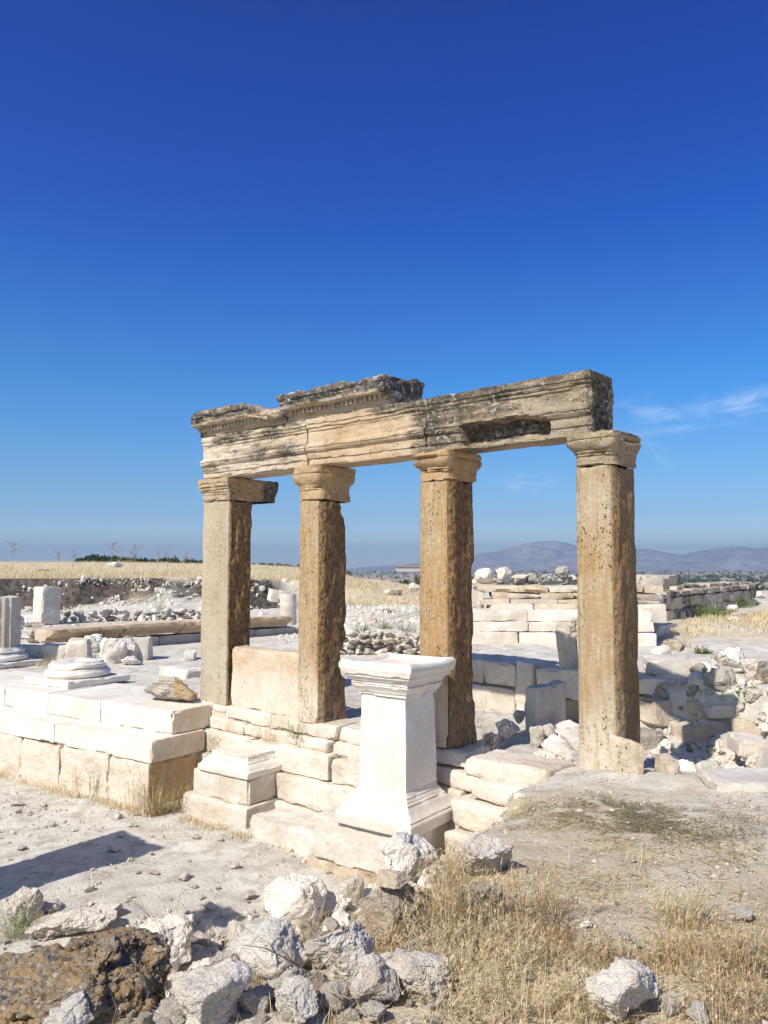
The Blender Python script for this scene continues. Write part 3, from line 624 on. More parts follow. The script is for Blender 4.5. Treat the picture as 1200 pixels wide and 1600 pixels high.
V = weather(V, F_, .008, 6, 33, .03); put(mesh_obj('base_moulding', V, F_, M['beige'], sharp=45, attrs={'Pig': wall_col(V, V[:, 0] * 0 + .2, None, V[:, 0] * 0 + .8)}), pier)

# architrave-frieze blocks: one moulded profile, three stones
AP = [(0, 0), (0, .085), (-.016, .088), (-.016, .185), (-.032, .188), (-.05, .205), (-.062, .225), (-.062, .24), (-.074, .244), (-.074, .268), (-.045, .285), (-.018, .300), (-.012, .31), (-.012, .455), (-.03, .47), (-.03, .495), (-.046, .50), (-.046, .545), (-.058, .55), (-.058, .63)]
AP = AP[::-1] + []            # from the top front down to the bottom front, then round the back
poly = [(y, z) for y, z in AP] + [(.50, 0), (.50, .63)]
poly = [(y, z * 1.11) for y, z in poly]
def architrave(s0, s1, label, seed, recess=None, dark=None):
    V, F_ = prism(poly, s1 - s0, .019); S = V + [s0, 0, 0]
    N, e = vnormals(V, F_); front = V[:, 1] < .1
    lay = fbm(S * [2.2, 5, 34], seed, 3)                       # bedded, flaking stone
    d = .005 * lay - .018 * np.clip(fbm(S * [3, 5, 9], seed + 3, 4) - .12, 0, 1) - .045 * np.clip(e * 2.5, 0, 1) * np.clip(fbm(S * [3.2, 4, 4], seed + 4, 4) + .08, 0, 1)
    endc = (V[:, 0] > s1 - s0 - .004) * 1.0
    if s1 > 6: d -= endc * (.045 * np.clip(fbm(S * 6, 81, 4) + .3, 0, 1) + .02 * (1 - cells(S * 16, 82)))
    V = V + N * d[:, None]
    if recess:
        a, b = recess; sx = S[:, 0]
        k = sstep(a, a + .04, sx + .05 * fbm(S * 9, 5, 2)) * sstep(b, b - .12, sx + .08 * fbm(S * 9, 6, 2)); zt = .30 - .05 * sstep(b - .6, b, sx) + .02 * fbm(S * [6, 1, 1], 7, 3)
        kk = k * sstep(zt, zt - .03, V[:, 2]) * (V[:, 1] < .35)
        V[:, 1] = V[:, 1] * (1 - kk) + np.maximum(V[:, 1], .20 + .05 * fbm(S * 5, 8, 3) - .10 * sstep(.12, .0, V[:, 2])) * kk
    S = V + [s0, 0, 0]; nn = fbm(S * [1.2, 1, 2.2], 51, 4); sx = S[:, 0]
    lich = np.interp(sx, [-.8, 1.5, 2.0, 3.0, 3.35, 4.0, 5, 6.4], [-.12, .02, -.40, -.52, -.05, .20, .02, .02]) + .34 * nn + .22 * np.clip(fbm(S * [1.5, 4, 30], 53, 2), 0, 1)
    lich += .12; lich += .26 * sstep(.40, .28, np.abs(V[:, 2] - .24) + .1 * nn + .15) * (sx < 2.6) + .32 * sstep(.48, .60, V[:, 2])
    oc = np.interp(sx, [-.8, .3, 1.6, 2.4, 3.3, 4.2, 6.4], [.35, .2, .3, .50, .45, .1, .2]) + .4 * nn + .5 * (V[:, 2] < .004)
    if recess: lich += .6 * (V[:, 1] > .12) * (V[:, 1] < .4) * (V[:, 2] > .08);  # recess interior darkened with lichen pigment, standing in for its shade
    if s1 > 6: lich += .30 * (V[:, 0] > s1 - s0 - .08)
    bl = np.interp(sx, [-.8, .5, 2, 3.2, 3.8, 6.4], [.5, .4, .2, .1, .1, .05])
    o = mesh_obj('architrave_block', V, F_, M['entab_grey' if s1 > 6 else 'entab'], sharp=38, attrs={'Pig': wall_col(V, np.clip(oc, 0, 1), np.clip(lich, -.4, .8), bl)})
    put(o, None, R2(s0, 0, LB), RZ); return tag(o, label, 'architrave', 'architrave blocks over the columns')
architrave(-.745, 1.818, 'moulded architrave block resting on the left pier, pale with grey streaks', 61)
architrave(1.824, 4.045, 'clean orange middle architrave block under the dentilled cornice', 62)
architrave(4.051, 6.39, 'grey-brown architrave block at the right with its lower front edge broken out', 63, recess=(4.62, 5.88))

# cornice blocks with dentils
def cornice(s0, s1, label, seed, back, ragged, drop):
    L = s1 - s0; t = empty('cornice_block', R2(s0, 0, LB + .70), RZ, label, 'cornice', 'cornice blocks on the entablature')
    pr = [(-.03, .405), (-.235, .37), (-.26, .33), (-.26, .30), (-.235, .28), (-.245, .25), (-.225, .225), (-.215, .17), (-.07, .15), (-.07, .085), (-.045, .075), (-.045, 0), (back, 0), (back, .40)]
    V, F_ = prism(pr, L, .024); S = V + [s0, 0, 0]; N, e = vnormals(V, F_)
    up = sstep(.2, .4, V[:, 2])
    d = -.05 * np.clip(fbm(S * [2.6, 4, 7], seed, 5) + .05, 0, 1) * (.35 + up) - .06 * np.clip(e * 2.5, 0, 1) * np.clip(fbm(S * 4, seed + 1, 4) + .12, 0, 1) + .022 * ridged(S * [3.5, 3.5, 9], seed + 2, 4) * (.25 + up) - .03 * up * np.clip(.45 - cells(S * 7, seed), 0, 1)
    V = V + N * d[:, None]
    if ragged:
        a, b = ragged; k = sstep(a, b, V[:, 0] / L + .10 * fbm(S * [3, 3, 3], seed + 5, 3)); V[:, 2] -= k * drop * np.clip(V[:, 2] / .4, 0, 1); V[:, 1] = np.where(V[:, 1] < 0, V[:, 1] * (1 - .6 * k * (.6 + .4 * fbm(S * 5, seed + 6, 3))), V[:, 1])
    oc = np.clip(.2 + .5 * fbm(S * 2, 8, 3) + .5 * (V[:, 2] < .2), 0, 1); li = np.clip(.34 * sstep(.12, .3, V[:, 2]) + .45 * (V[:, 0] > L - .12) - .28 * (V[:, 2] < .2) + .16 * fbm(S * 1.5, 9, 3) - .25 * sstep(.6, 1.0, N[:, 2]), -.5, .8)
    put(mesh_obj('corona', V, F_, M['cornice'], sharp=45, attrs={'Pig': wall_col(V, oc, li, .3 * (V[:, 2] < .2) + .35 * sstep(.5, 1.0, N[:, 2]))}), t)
    VV = []; FF = []; k = 0; x = .04; R = random.Random(seed)
    while x < L - .07:
        if R.random() > .1:
            v, f = rblock(.055, .055 + R.uniform(-.01, .01), .062, .02, .002, 9, int(x * 100) + seed, .008, rnd_=.006); VV.append(v + [x + .03, -.095, .088]); FF.append(f + k); k += len(v)
        x += .088
    v, f = rblock(L - .1, .05, .05, .03, .001, 5, seed, .004, rnd_=.005); VV.append(v + [L / 2, -.062, .094]); FF.append(f + k); k += len(v)
    if VV: put(mesh_obj('dentil_course', np.concatenate(VV), np.concatenate(FF), M['cornice'], attrs={'Pig': np.tile([.5, -.4, .35], (k, 1))}), t)
    return t
cornice(-.80, 1.40, 'flatter black-grey cornice block over the left pier, its right end crumbled away', 71, .52, (.55, .95), .20)
cornice(1.42, 3.51, 'higher cornice block with a row of dentils and a rough broken right end', 72, .62, None, 0)

# low wall slab between the first two supports
V, F_ = rblock(1.60, .30, .93, .03, .010, 3, 81, .035, rnd_=.02); ogz = fbm(V * 2 + 4, 3, 3)
o = mesh_obj('orthostat_slab', V, F_, M['slab'], sharp=50, attrs={'Pig': wall_col(V, np.clip(.15 + .9 * sstep(.3, .8, V[:, 2]) * (ogz + .45), 0, 1), -.1 + 0 * ogz, np.clip(sstep(.9, .2, V[:, 2]) + .15, 0, 1))})
tag(put(o, None, R2(.83, .19, ZS), RZ), 'worn upright stone slab filling the gap between pier and second column', 'slab')

# stepped foundation under the row
fd = empty('stepped_foundation', R2(2.9, -.2, 0), RZ, 'pale worn stepped stone footing carrying the row of columns', 'foundation')
def fblock(s0, s1, y0, y1, z0, z1, seed, mat='beige', edge=.04, skew=.01, amp=.012, rr=.03, lab=None):
    V, F_ = rblock(s1 - s0, y1 - y0, z1 - z0, .035, amp, 4, seed, edge, skew, rnd_=rr)
    nn = fbm(V * 2 + seed, seed, 3); o = mesh_obj('course_block', V, F_, M[mat], attrs={'Pig': wall_col(V, np.clip(.10 + .4 * nn, 0, 1), np.clip(-.15 + .2 * nn, -1, 1), np.clip(.85 + .4 * nn, 0, 1))})
    return put(o, fd, ((s0 + s1) / 2 - 2.9, (y0 + y1) / 2 + .2, z0))
R = random.Random(5)
for i, (a, b, y, z0, z1, e, r) in enumerate([
  (.02, 1.10, -.07, 1.15, 1.339, .04, .03), (1.11, 2.50, -.08, 1.15, 1.338, .07, .04), (2.52, 3.30, -.05, 1.14, 1.335, .12, .07), (3.32, 4.70, -.12, 1.13, 1.335, .10, .07), (4.72, 5.85, -.22, 1.12, 1.32, .12, .09), (5.87, 6.9, -.12, 1.05, 1.30, .10, .06),
  (-.8, .55, -.13, .97, 1.15, .04, .03), (.56, 1.75, -.12, .975, 1.148, .06, .04), (1.77, 2.42, -.17, .965, 1.146, .12, .07), (2.45, 3.5, -.12, .96, 1.14, .08, .04), (3.52, 4.95, -.22, .93, 1.128, .10, .06), (4.98, 6.3, -.40, .90, 1.115, .12, .07),
  (-.6, .9, -.26, .64, .968, .05, .03), (.92, 2.55, -.27, .645, .972, .06, .03), (2.57, 3.6, -.24, .64, .958, .09, .05), (3.62, 4.75, -.26, .62, .925, .08, .04), (4.78, 5.7, -.55, .60, .895, .12, .08), (5.72, 6.8, -.50, .6, .89, .1, .05),
  (-.3, 1.6, -.37, .28, .638, .05, .03), (1.62, 3.15, -.40, .27, .640, .08, .04), (3.17, 4.8, -.36, .27, .615, .05, .03), (4.82, 5.9, -.72, .22, .595, .10, .06), (.5, 3.6, -.46, -.15, .27, .05, .03), (3.62, 6.0, -.80, -.15, .215, .08, .04)]):
    fblock(a, b, y, .5, z0, z1, 101 + i, edge=e, rr=r, skew=.012 + .02 * (e > .08))
o = put(mesh_obj('kerb_slab', *rblock(1.36, .70, .42, .035, .012, 4, 131, .05, .01), M['marble_old']), None, R2(2.66, -.80, -.12), RZ)
tag(o, 'low white slab lying between the small pedestal and the altar plinth', 'slab')

# tall altar pedestal and its plinth
AC = np.array([.166, 9.5]); ARZ = radians(-36)
al = empty('altar_pedestal', (AC[0], AC[1], .625), ARZ, 'tall bright white marble altar with a rolled cap and a flaring base', 'altar')
al.scale = (.955, .955, .925)
base = [(.20, 0), (.205, .02), (.205, .125), (.195, .14), (.182, .15), (.182, .17), (.15, .20), (.12, .235), (.09, .285), (.075, .30), (.075, .325), (.055, .33), (.045, .36), (.03, .375), (.03, .395), (.012, .41), (0, .45)]
V, F_ = stack(plan_rect(.345, .335, .02, 0, .004), base, .016); V = weather(V, F_, .003, 6, 141, .014, 5)
wh = lambda V, k=.1, l=-.3: wall_col(V, np.clip(k + .12 * fbm(V * 3, 2, 3), 0, 1), V[:, 0] * 0 + l, np.clip(.25 * fbm(V * 2, 7, 3), 0, 1))
put(mesh_obj('base', V, F_, M['marble'], sharp=38, attrs={'Pig': wh(V, .12)}), al)
V, F_ = stack(plan_rect(.345, .335, .025, 0, .004), [(-.001, .45), (-.005, .8), (-.022, 1.54), (-.015, 1.57)], .025); V = weather(V, F_, .004, 4, 142, .012, 5)
put(mesh_obj('shaft', V, F_, M['marble'], sharp=38, attrs={'Pig': wh(V, .03)}), al)
capf = [(o_ - .025 * (z_ > 1.7), z_) for o_, z_ in [(-.02, 1.568), (.005, 1.568), (.005, 1.60), (.018, 1.605), (.03, 1.635), (.06, 1.675), (.075, 1.69), (.075, 1.705), (.095, 1.71), (.095, 1.745), (.115, 1.75), (.12, 1.77), (.15, 1.795), (.158, 1.80), (.158, 1.825), (.18, 1.83), (.185, 1.86), (.195, 1.90), (.19, 1.95), (.175, 1.985), (.13, 1.99), (.105, 1.965), (.09, 1.935), (.06, 1.93)]]
V, F_ = stack(plan_rect(.345, .335, .02, 0, .004), capf, .013)
rl = np.clip(np.abs(V[:, 0]) - .36, 0, .2) / .14; up = sstep(1.84, 1.97, V[:, 2]); rr_ = sstep(.36, .50, np.abs(V[:, 0])); mid = sstep(.40, .16, np.abs(V[:, 1]))
V[:, 2] += up * rr_ * (.006 + .012 * sstep(.36, .5, np.abs(V[:, 1])))
V[:, 2] -= .02 * up * mid * rr_
V[:, 0] += .02 * sstep(1.84, 1.93, V[:, 2]) * sstep(2.02, 1.95, V[:, 2]) * np.sign(V[:, 0]) * rr_
V = weather(V, F_, .003, 7, 143, .02, 6)
put(mesh_obj('cap', V, F_, M['marble'], sharp=38, attrs={'Pig': wh(V, .02)}), al)
V, F_ = rblock(1.36, 1.15, .50, .03, .008, 4, 151, .06, .008, rnd_=.02)
pc = np.array(U(500, 1335, .15)[:2]); ax = np.array([cos(ARZ), sin(ARZ)]); ay = np.array([-sin(ARZ), cos(ARZ)]); pc = pc + ax * .64 + ay * .49
o = put(mesh_obj('altar_plinth', V, F_, M['marble_old'], attrs={'Pig': wh(V, .12)}), None, (pc[0], pc[1], .125), ARZ); tag(o, 'broad white plinth block with a chipped corner under the tall altar', 'plinth')

V, F_ = rblock(1.62, 1.25, .36, .04, .01, 4, 152, .08, .02, rnd_=.03); tag(put(mesh_obj('foundation_slab', V, F_, M['beige'], attrs={'Pig': wh(V, .2)}), None, (pc[0] + .05, pc[1] + .02, -.24), ARZ), 'rough low footing slab showing under the white altar plinth', 'slab')
# small stepped pedestal
c0 = U(384, 1299, 0)[:2]; pc = c0 - ax * .66 + ay * .50
sp = empty('small_pedestal', (pc[0], pc[1], 0), ARZ, 'low three-tiered white pedestal with a moulded flat top', 'pedestal')
V, F_ = rblock(1.32, 1.0, .42, .03, .008, 4, 161, .04, .008, rnd_=.03); put(mesh_obj('plinth', V, F_, M['marble_old'], attrs={'Pig': wh(V, .2)}), sp, (0, 0, -.13))
V, F_ = rblock(1.12, .86, .355, .03, .006, 4, 162, .04, .006, rnd_=.025); put(mesh_obj('die_block', V, F_, M['marble_old'], attrs={'Pig': wh(V, .15)}), sp, (.05, .02, .292))
V, F_ = stack(plan_rect(.36, .35, .022, 0, .01), [(.135, .0), (.145, .02), (.145, .085), (.12, .10), (.10, .13), (.06, .165), (.045, .17), (.045, .185), (.03, .19), (.012, .215), (.012, .232), (0, .236), (0, .27)], .015)
V = weather(V, F_, .004, 6, 163, .022, 6); put(mesh_obj('moulded_top', V, F_, M['marble'], sharp=40, attrs={'Pig': wh(V, .15)}), sp, (.12, .05, .650))

# ---------------------------------------------------------------- stepped platform on the left
pf = empty('stepped_platform', P2(-2.5, 1.0, 0), PRZ, 'long white three-stepped marble platform running out of the left edge', 'platform')
def pblock(s0, s1, y0, y1, z0, z1, seed, mat='marble', edge=.025, skew=.004, amp=.004, rr=.012, oc=.06, res=.035, lich=-.3, end_shade=.5):
    V, F_ = rblock(s1 - s0, y1 - y0, z1 - z0, res, amp, 4, seed, edge, skew, rnd_=rr)
    en = (V[:, 0] > (s1 - s0) / 2 - .04) * end_shade; o = mesh_obj('course_block', V, F_, M[mat], attrs={'Pig': wall_col(V, np.clip(oc + en + .15 * fbm(V * 2, seed, 3), 0, 1), V[:, 0] * 0 + lich, np.clip((.75 if mat == 'beige' else .1) - en * 2, 0, 1))})  # right end browned in the colour, as its shaded face
    return put(o, pf, ((s0 + s1) / 2 + 2.5, (y0 + y1) / 2 - 1.0, z0))
c2 = U(237, 1192, .68)[:2] - PA; c2 = (c2 @ PX, c2 @ PY_)
c3 = U(233, 1266, .0)[:2] - PA; c3 = (c3 @ PX, c3 @ PY_)
x = .06
for i, L in enumerate([1.75, 1.45, 1.35, 1.9, 1.6, 1.7, 2]):
    pblock(x - L, x - .006, 0, 1.5, .99, 1.34 - .002 * (i % 2), 171 + i, edge=.05 if i == 0 else .015, end_shade=.45 if i == 0 else 0); x -= L
x = c2[0]
for i, L in enumerate([2.4, 2.1, 2.3, 2.2, 2.4]):
    pblock(x - L, x - .006, c2[1], c2[1] + 1.05, .668, .986 - .002 * (i % 2), 181 + i, edge=.04 if i == 0 else .015, end_shade=.55 if i == 0 else 0); x -= L
x = c3[0]
for i, L in enumerate([.95, 1.25, 1.1, 1.5, 1.2, 1.6, 1.4, 1.5, 1.5]):
    pblock(x - L, x - .012, c3[1] + .015 * (i % 2), c3[1] + 1.15, -.1, .664 - .006 * (i % 3), 191 + i, 'beige', .06, .02, .02, .03, .35, end_shade=1.0 if i == 0 else 0, res=.04); x -= L
# paving behind the platform edge
tag(put(mesh_obj('paving_slab', *rblock(1.0, .5, .20, .04, .008, 4, 205, .04, .01), M['marble_old']), None, (*U(285, 1058, 1.30)[:2], 1.30), RZ), 'pale flat slab lying behind the dark broken block beside the pier', 'slab')
V, F_ = boulder(5, 208, 8, .12, .04, .05); V = V * [.52, .30, .24]; fr = V[:, 1] < .0
o = mesh_obj('broken_moulding', V, F_, M['lime_dark'], attrs={'Pig': wall_col(V, np.clip(1.0 * (V[:, 0] > .16), 0, 1), np.where(V[:, 0] > .16, -.6, .05), None)})
q = U(262, 1100, 1.34); tag(put(o, None, (q[0], q[1] + .25, q[2] + .17), radians(-25)), 'grey and orange broken moulding fragment lying at the end of the platform', 'fragment')

# attic column bases on the platform and the fluted stump
def attic_base(p, rz, r, label, seed, worn=.03, plinth=1.22):
    t = empty('column_base', p, rz, label, 'column base', 'round column bases on the platform')
    V, F_ = rblock(r * 2 * plinth, r * 2 * plinth, .13, .035, .008, 4, seed, .04, .01, rnd_=.02)
    put(mesh_obj('plinth', V, F_, M['marble'], attrs={'Pig': wh(V, .1)}), t)
    pr = [(-.03, .128), (.0, .14), (.03, .17), (.035, .205), (.02, .24), (-.01, .255), (-.01, .27), (-.06, .285), (-.075, .30), (-.06, .315), (-.045, .325), (-.035, .345), (-.045, .375), (-.08, .385), (-.09, .40), (-.1, .425)]
    V, F_ = stack(plan_circle(r * 1.02, .03), pr, .018); V = weather(V, F_, .012, 3.5, seed + 1, worn, 2.5); 
    k = np.clip(fbm(V * 1.7 + seed, seed, 2) + .1, 0, 1) * (V[:, 2] > .3); V[:, 2] -= .09 * k
    put(mesh_obj('torus', V, F_, M['marble'], sharp=45, attrs={'Pig': wh(V, .05)}), t); return t
b1 = U(121, 1066, 1.34); attic_base(tuple(b1), PRZ, .56, 'worn round column base on a square plinth near the platform edge', 211)
b2 = U(-2, 1040, 1.34); attic_base(tuple(b2), PRZ, .56, 'broken round column base under the fluted stump at the left edge', 214, .06)
V, F_ = stack(plan_circle(.44, .025), [(0, 0), (-.01, 1.0), (-.02, 1.12)], .04)
th = np.arctan2(V[:, 1], V[:, 0]); rr_ = np.hypot(V[:, 0], V[:, 1]); fl = np.abs(np.sin(th * 10)) ** .7; V[:, :2] *= (1 - (.075 * fl * (rr_ > .35)))[:, None]
V[:, 2] += .06 * fbm(V * 2, 5, 3) * (V[:, 2] > 1.0); V = weather(V, F_, .004, 6, 217, .01)
tag(put(mesh_obj('fluted_stump', V, F_, M['marble_grey'], sharp=60, attrs={'Pig': wh(V, .35)}), None, (b2[0], b2[1], 1.34 + .37), PRZ), 'short fluted column drum standing upright at the left edge', 'column drum')

# ---------------------------------------------------------------- rock library and placement
LIB = {}
def lib_boulder(matk, var, n=5, flat=False):
    k = (matk, var, n)
    if k not in LIB:
        V, F_ = boulder(n, var + 300, 7 + var % 5, .12 if var % 2 else .09, .045, .05 if var % 3 == 0 else .0, .5 if not flat else .4, .88)
        o = mesh_obj('rock', V, F_, M[matk]); nn = fbm(V * 1.5 + var, var, 3)
        V2 = np.column_stack([np.clip(.1 + .5 * nn, 0, 1), np.clip(.05 + .25 * fbm(V * 2.3, var + 9, 3), -1, 1), np.clip(.2 + .4 * V[:, 2], 0, 1)])
        at = o.data.attributes.new('Pig', 'FLOAT_VECTOR', 'POINT'); at.data.foreach_set('vector', V2.astype(np.float32).ravel())
        LIB[k] = o.data; bpy.data.objects.remove(o)
    return LIB[k]
def rock(px, py, w, h, matk='lime', var=0, depth=None, label=None, cat='rock', name='boulder', group=None, Y=None, rz=None, n=5, sink=.12, parent=None, tilt=.25, loc=None):
    """px, py: centre of the visible foot in the photo; w, h in photo pixels"""
    p = np.array(loc) if loc is not None else (hit(px, py) if Y is None else UY(px, py, Y))
    k = p[1] / F; sx, sz = w * k / 2 / .86, h * k / 2 / .80; sy = (depth * k / 2 / .86) if depth else sx * .85
    R = random.Random(int(px * 7 + py * 13 + var)); o = bpy.data.objects.new(name, lib_boulder(matk, var, n)); SC.collection.objects.link(o)
    o.scale = (sx, sy, sz); o.rotation_euler = (R.uniform(-tilt, tilt), R.uniform(-tilt, tilt), R.uniform(-.5, .5) if rz is None else rz)
    o.location = (p[0], p[1] + sy * .75, p[2] + sz * .82 - sink * sz)
    if parent is not None:
        o.location = parent.matrix_world.inverted() @ Vector(o.location) if False else (o.location.x - parent.location.x, o.location.y - parent.location.y, o.location.z - parent.location.z); o.parent = parent
    elif label: tag(o, label, cat, group)
    return o
def ablock(px, py, w, h, dm, matk, label, seed, rz=0.0, Y=None, name='stone_block', cat='block', group=None, edge=.05, skew=.04, tilt=(0, 0), z=None, res=None, oc=.15, li=0.0, bl=.3, amp=.015, sink=.04, rr=.03):
    """squared block: w,h photo pixels of its front, dm depth in metres; px,py foot of its left-front corner line centre"""
    p = U(px, py, z) if z is not None else (hit(px, py) if Y is None else UY(px, py, Y)); k = p[1] / F; sx, sz = w * k, h * k + sink
    V, F_ = rblock(sx, dm, sz, res or max(.03, p[1] * .0035), amp, 3.5, seed, edge, skew, rnd_=rr); nn = fbm(V * 2 + seed, seed, 3)
    o = mesh_obj(name, V, F_, M[matk], attrs={'Pig': wall_col(V, np.clip(oc + .4 * nn, 0, 1), np.clip(li + .2 * nn, -1, 1), np.clip(bl + .3 * nn, 0, 1))})
    o.location = (p[0] - sin(rz) * dm / 2, p[1] + cos(rz) * dm / 2, p[2] - sink); o.rotation_euler = (tilt[0], tilt[1], rz); return tag(o, label, cat, group)
def rocks_mesh(name, P, size, matk, lvl=1, seed=0, squash=.7):
    """a heap of small loose stones as one mesh"""
    V0, F0 = ico(lvl); n = len(P); m = len(V0); R = np.random.RandomState(seed)
    A = R.normal(size=(n, 4)); A /= np.linalg.norm(A, axis=1, keepdims=True); w, x, y, z = A.T
    Rm = np.stack([1 - 2 * (y * y + z * z), 2 * (x * y - z * w), 2 * (x * z + y * w), 2 * (x * y + z * w), 1 - 2 * (x * x + z * z), 2 * (y * z - x * w), 2 * (x * z - y * w), 2 * (y * z + x * w), 1 - 2 * (x * x + y * y)], 1).reshape(n, 3, 3)
    sc = np.asarray(size)[:, None] * R.uniform(.55, 1.1, (n, 3)) * [1, 1, squash]
    B = V0[None] * R.uniform(.72, 1.12, (n, m, 1)) * sc[:, None, :]
    V = np.einsum('nij,nkj->nki', Rm, B) + np.asarray(P)[:, None, :]
    Ff = (F0[None] + (np.arange(n) * m)[:, None, None]).reshape(-1, 3)
    return mesh_obj(name, V.reshape(-1, 3), Ff, M[matk], smooth=lvl > 2, attrs={'Pig': np.repeat(np.column_stack([R.uniform(0, .5, n), R.uniform(-.3, .4, n), R.uniform(0, 1, n)]), m, 0)})
def blades(name, P, hgt, lean, az, width, mat, seed=0, bend=.5):
    """thin tapering dry blades, two segments each"""
    P = np.asarray(P); n = len(P); R = np.random.RandomState(seed); d = np.stack([np.cos(az), np.sin(az)], 1); s = np.stack([-d[:, 1], d[:, 0]], 1); w = np.broadcast_to(width, n)[:, None]
    def pt(t, wf):
        l = lean + bend * t * lean; r = np.sin(l) * hgt * t; z = np.cos(l) * hgt * t
        c = P + np.column_stack([d * r[:, None], z]); o = np.column_stack([s * w * wf, np.zeros(n)]); return c - o, c + o
    a0, a1 = pt(0, 1); b0, b1 = pt(.5, .75); c0, _ = pt(1, 0)
    V = np.stack([a0, a1, b0, b1, c0], 1).reshape(-1, 3); b = np.arange(n)[:, None] * 5
    return mesh_obj(name, V, [b + [0, 1, 3, 2], b + [2, 3, 4]], mat, smooth=False, attrs={'Rnd': np.repeat(R.rand(n), 5)})
def sticks(name, segs, mat, rndv=None):
    """list of (p, q, r0, r1): three-sided tapering twigs"""
    V = []; Q = []; k = 0
    for p, q, r0, r1 in segs:
        p, q = np.array(p, float), np.array(q, float); d = q - p; d /= np.linalg.norm(d) + 1e-9
        a = np.cross(d, [0, 0, 1.0] if abs(d[2]) < .9 else [1.0, 0, 0]); a /= np.linalg.norm(a); b = np.cross(d, a)
        for c, r in ((p, r0), (q, r1)):
            for t in range(3): V.append(c + r * (a * cos(t * 2.094) + b * sin(t * 2.094)))
        for t in range(3): Q.append((k + t, k + (t + 1) % 3, k + 3 + (t + 1) % 3, k + 3 + t))
        k += 6
    return mesh_obj(name, V, np.array(Q), mat, smooth=False, attrs={'Rnd': np.repeat(np.random.RandomState(len(V)).rand(len(segs)), 6)})

# ---------------------------------------------------------------- foreground rocks
FG = [
 (638, 1392, 108, 74, 'lime_white', 3, 'large knobbly white boulder at the foot of the altar plinth'),
 (455, 1470, 96, 92, 'lime_white', 1, 'round-topped white boulder at the upper left of the rock pile'),
 (512, 1448, 66, 50, 'lime_white', 2, 'white boulder half in shade right of the round-topped boulder'),
 (546, 1428, 42, 52, 'lime', 5, 'small pointed grey stone standing above the rock pile'),
 (606, 1478, 92, 92, 'beige', 4, 'round pinkish grey boulder with a flat stone lying on it'),
 (426, 1534, 116, 88, 'lime_white', 7, 'wide cracked white boulder left of the middle of the rock pile'),
 (540, 1546, 100, 96, 'lime_white', 6, 'rough bluish white boulder in the middle of the rock pile'),
 (585, 1590, 90, 70, 'lime', 3, 'beige boulder half covered by dry stalks at the bottom of the pile'),
 (250, 1530, 96, 84, 'lime_white', 9, 'cracked white boulder beside the big ochre rock'),
 (158, 1442, 48, 24, 'lime_white', 2, 'jagged white stone lying alone on the sandy ground'),
 (72, 1428, 32, 18, 'lime_white', 1, 'small white stone near the left edge of the sandy ground'),
 (24, 1452, 66, 54, 'lime', 8, 'dark grey shaded stone at the left edge behind the green plant'),
 (90, 1478, 120, 36, 'lime', 10, 'low smooth flat grey stone behind the big ochre rock'),
 (310, 1618, 124, 82, 'lime_white', 5, 'large bluish white boulder at the bottom edge, partly in shade'),
 (395, 1506, 110, 34, 'lime_white', 11, 'long low white rock in front of the short shadow'),
 (462, 1612, 84, 70, 'lime_white', 12, 'white boulder at the bottom edge with a pointed top'),
 (520, 1588, 46, 48, 'lime', 1, 'small grey angular stone between two boulders at the bottom'),
 (395, 1592, 66, 40, 'lime', 6, 'tan stone in dry grass at the bottom of the pile'),
 (655, 1572, 120, 60, 'lime', 9, 'broad grey rock under dry grass at the right of the pile'),
 (660, 1448, 34, 60, 'beige', 4, 'narrow tan stone wedged behind the round pinkish boulder'),
 (652, 1508, 34, 40, 'lime', 7, 'thin upright beige slab under the round pinkish boulder'),
 (755, 1376, 96, 70, 'marble_grey', 2, 'boulder spotted with dark lichen at the edge of the grassy mound'),
 (745, 1450, 76, 60, 'beige', 5, 'tan stone below the lichen-spotted boulder'),
 (990, 1606, 110, 96, 'lime_white', 10, 'big pale block-like rock in dry grass at the lower right'),
 (1052, 1588, 30, 34, 'lime_white', 4, 'small white stone right of the big pale rock'),
 (1098, 1606, 42, 32, 'lime_white', 8, 'grey-white stone near the bottom right corner'),
 (1170, 1440, 42, 15, 'lime', 11, 'flat pale stone lying in the grass at the right'),
 (978, 1470, 16, 12, 'lime_white', 1, 'tiny white stone in the grass above the pale rock'),
 (997, 1486, 17, 16, 'lime_white', 2, 'tiny pointed white stone beside another tiny white stone'),
 (992, 1350, 16, 8, 'lime_white', 3, 'tiny flat white stone in the middle of the mown grass'),
 (1178, 1490, 26, 18, 'lime_white', 6, 'white stone at the right edge of the grassy mound'),
 (340, 1544, 50, 46, 'lime_white', 8, 'small shaded white stone between twigs left of the pile'),
 (490, 1520, 46, 46, 'lime', 12, 'grey stone in the gap of the rock pile'),
 (215, 1556, 34, 30, 'lime_white', 4, 'small white stone against the big ochre rock'),
]
for px, py, w, h, mk, var, lab in FG: rock(px, py, w, h, mk, var, label=lab, n=6 if w > 80 else 5)
# flat capstone on the round boulder
q = hit(606, 1478); k = q[1] / F
V, F_ = boulder(5, 331, 6, .05, .02); o = mesh_obj('flat_stone', V * [.52 * 70 * k, .5 * 55 * k, .2 * 60 * k], F_, M['beige']); put(o, None, (q[0] + .02, q[1] + .10, q[2] + 92 * k * .93), rot=(.12, .12, .3)); tag(o, 'flat brownish stone lying on top of the round pinkish boulder', 'stone')
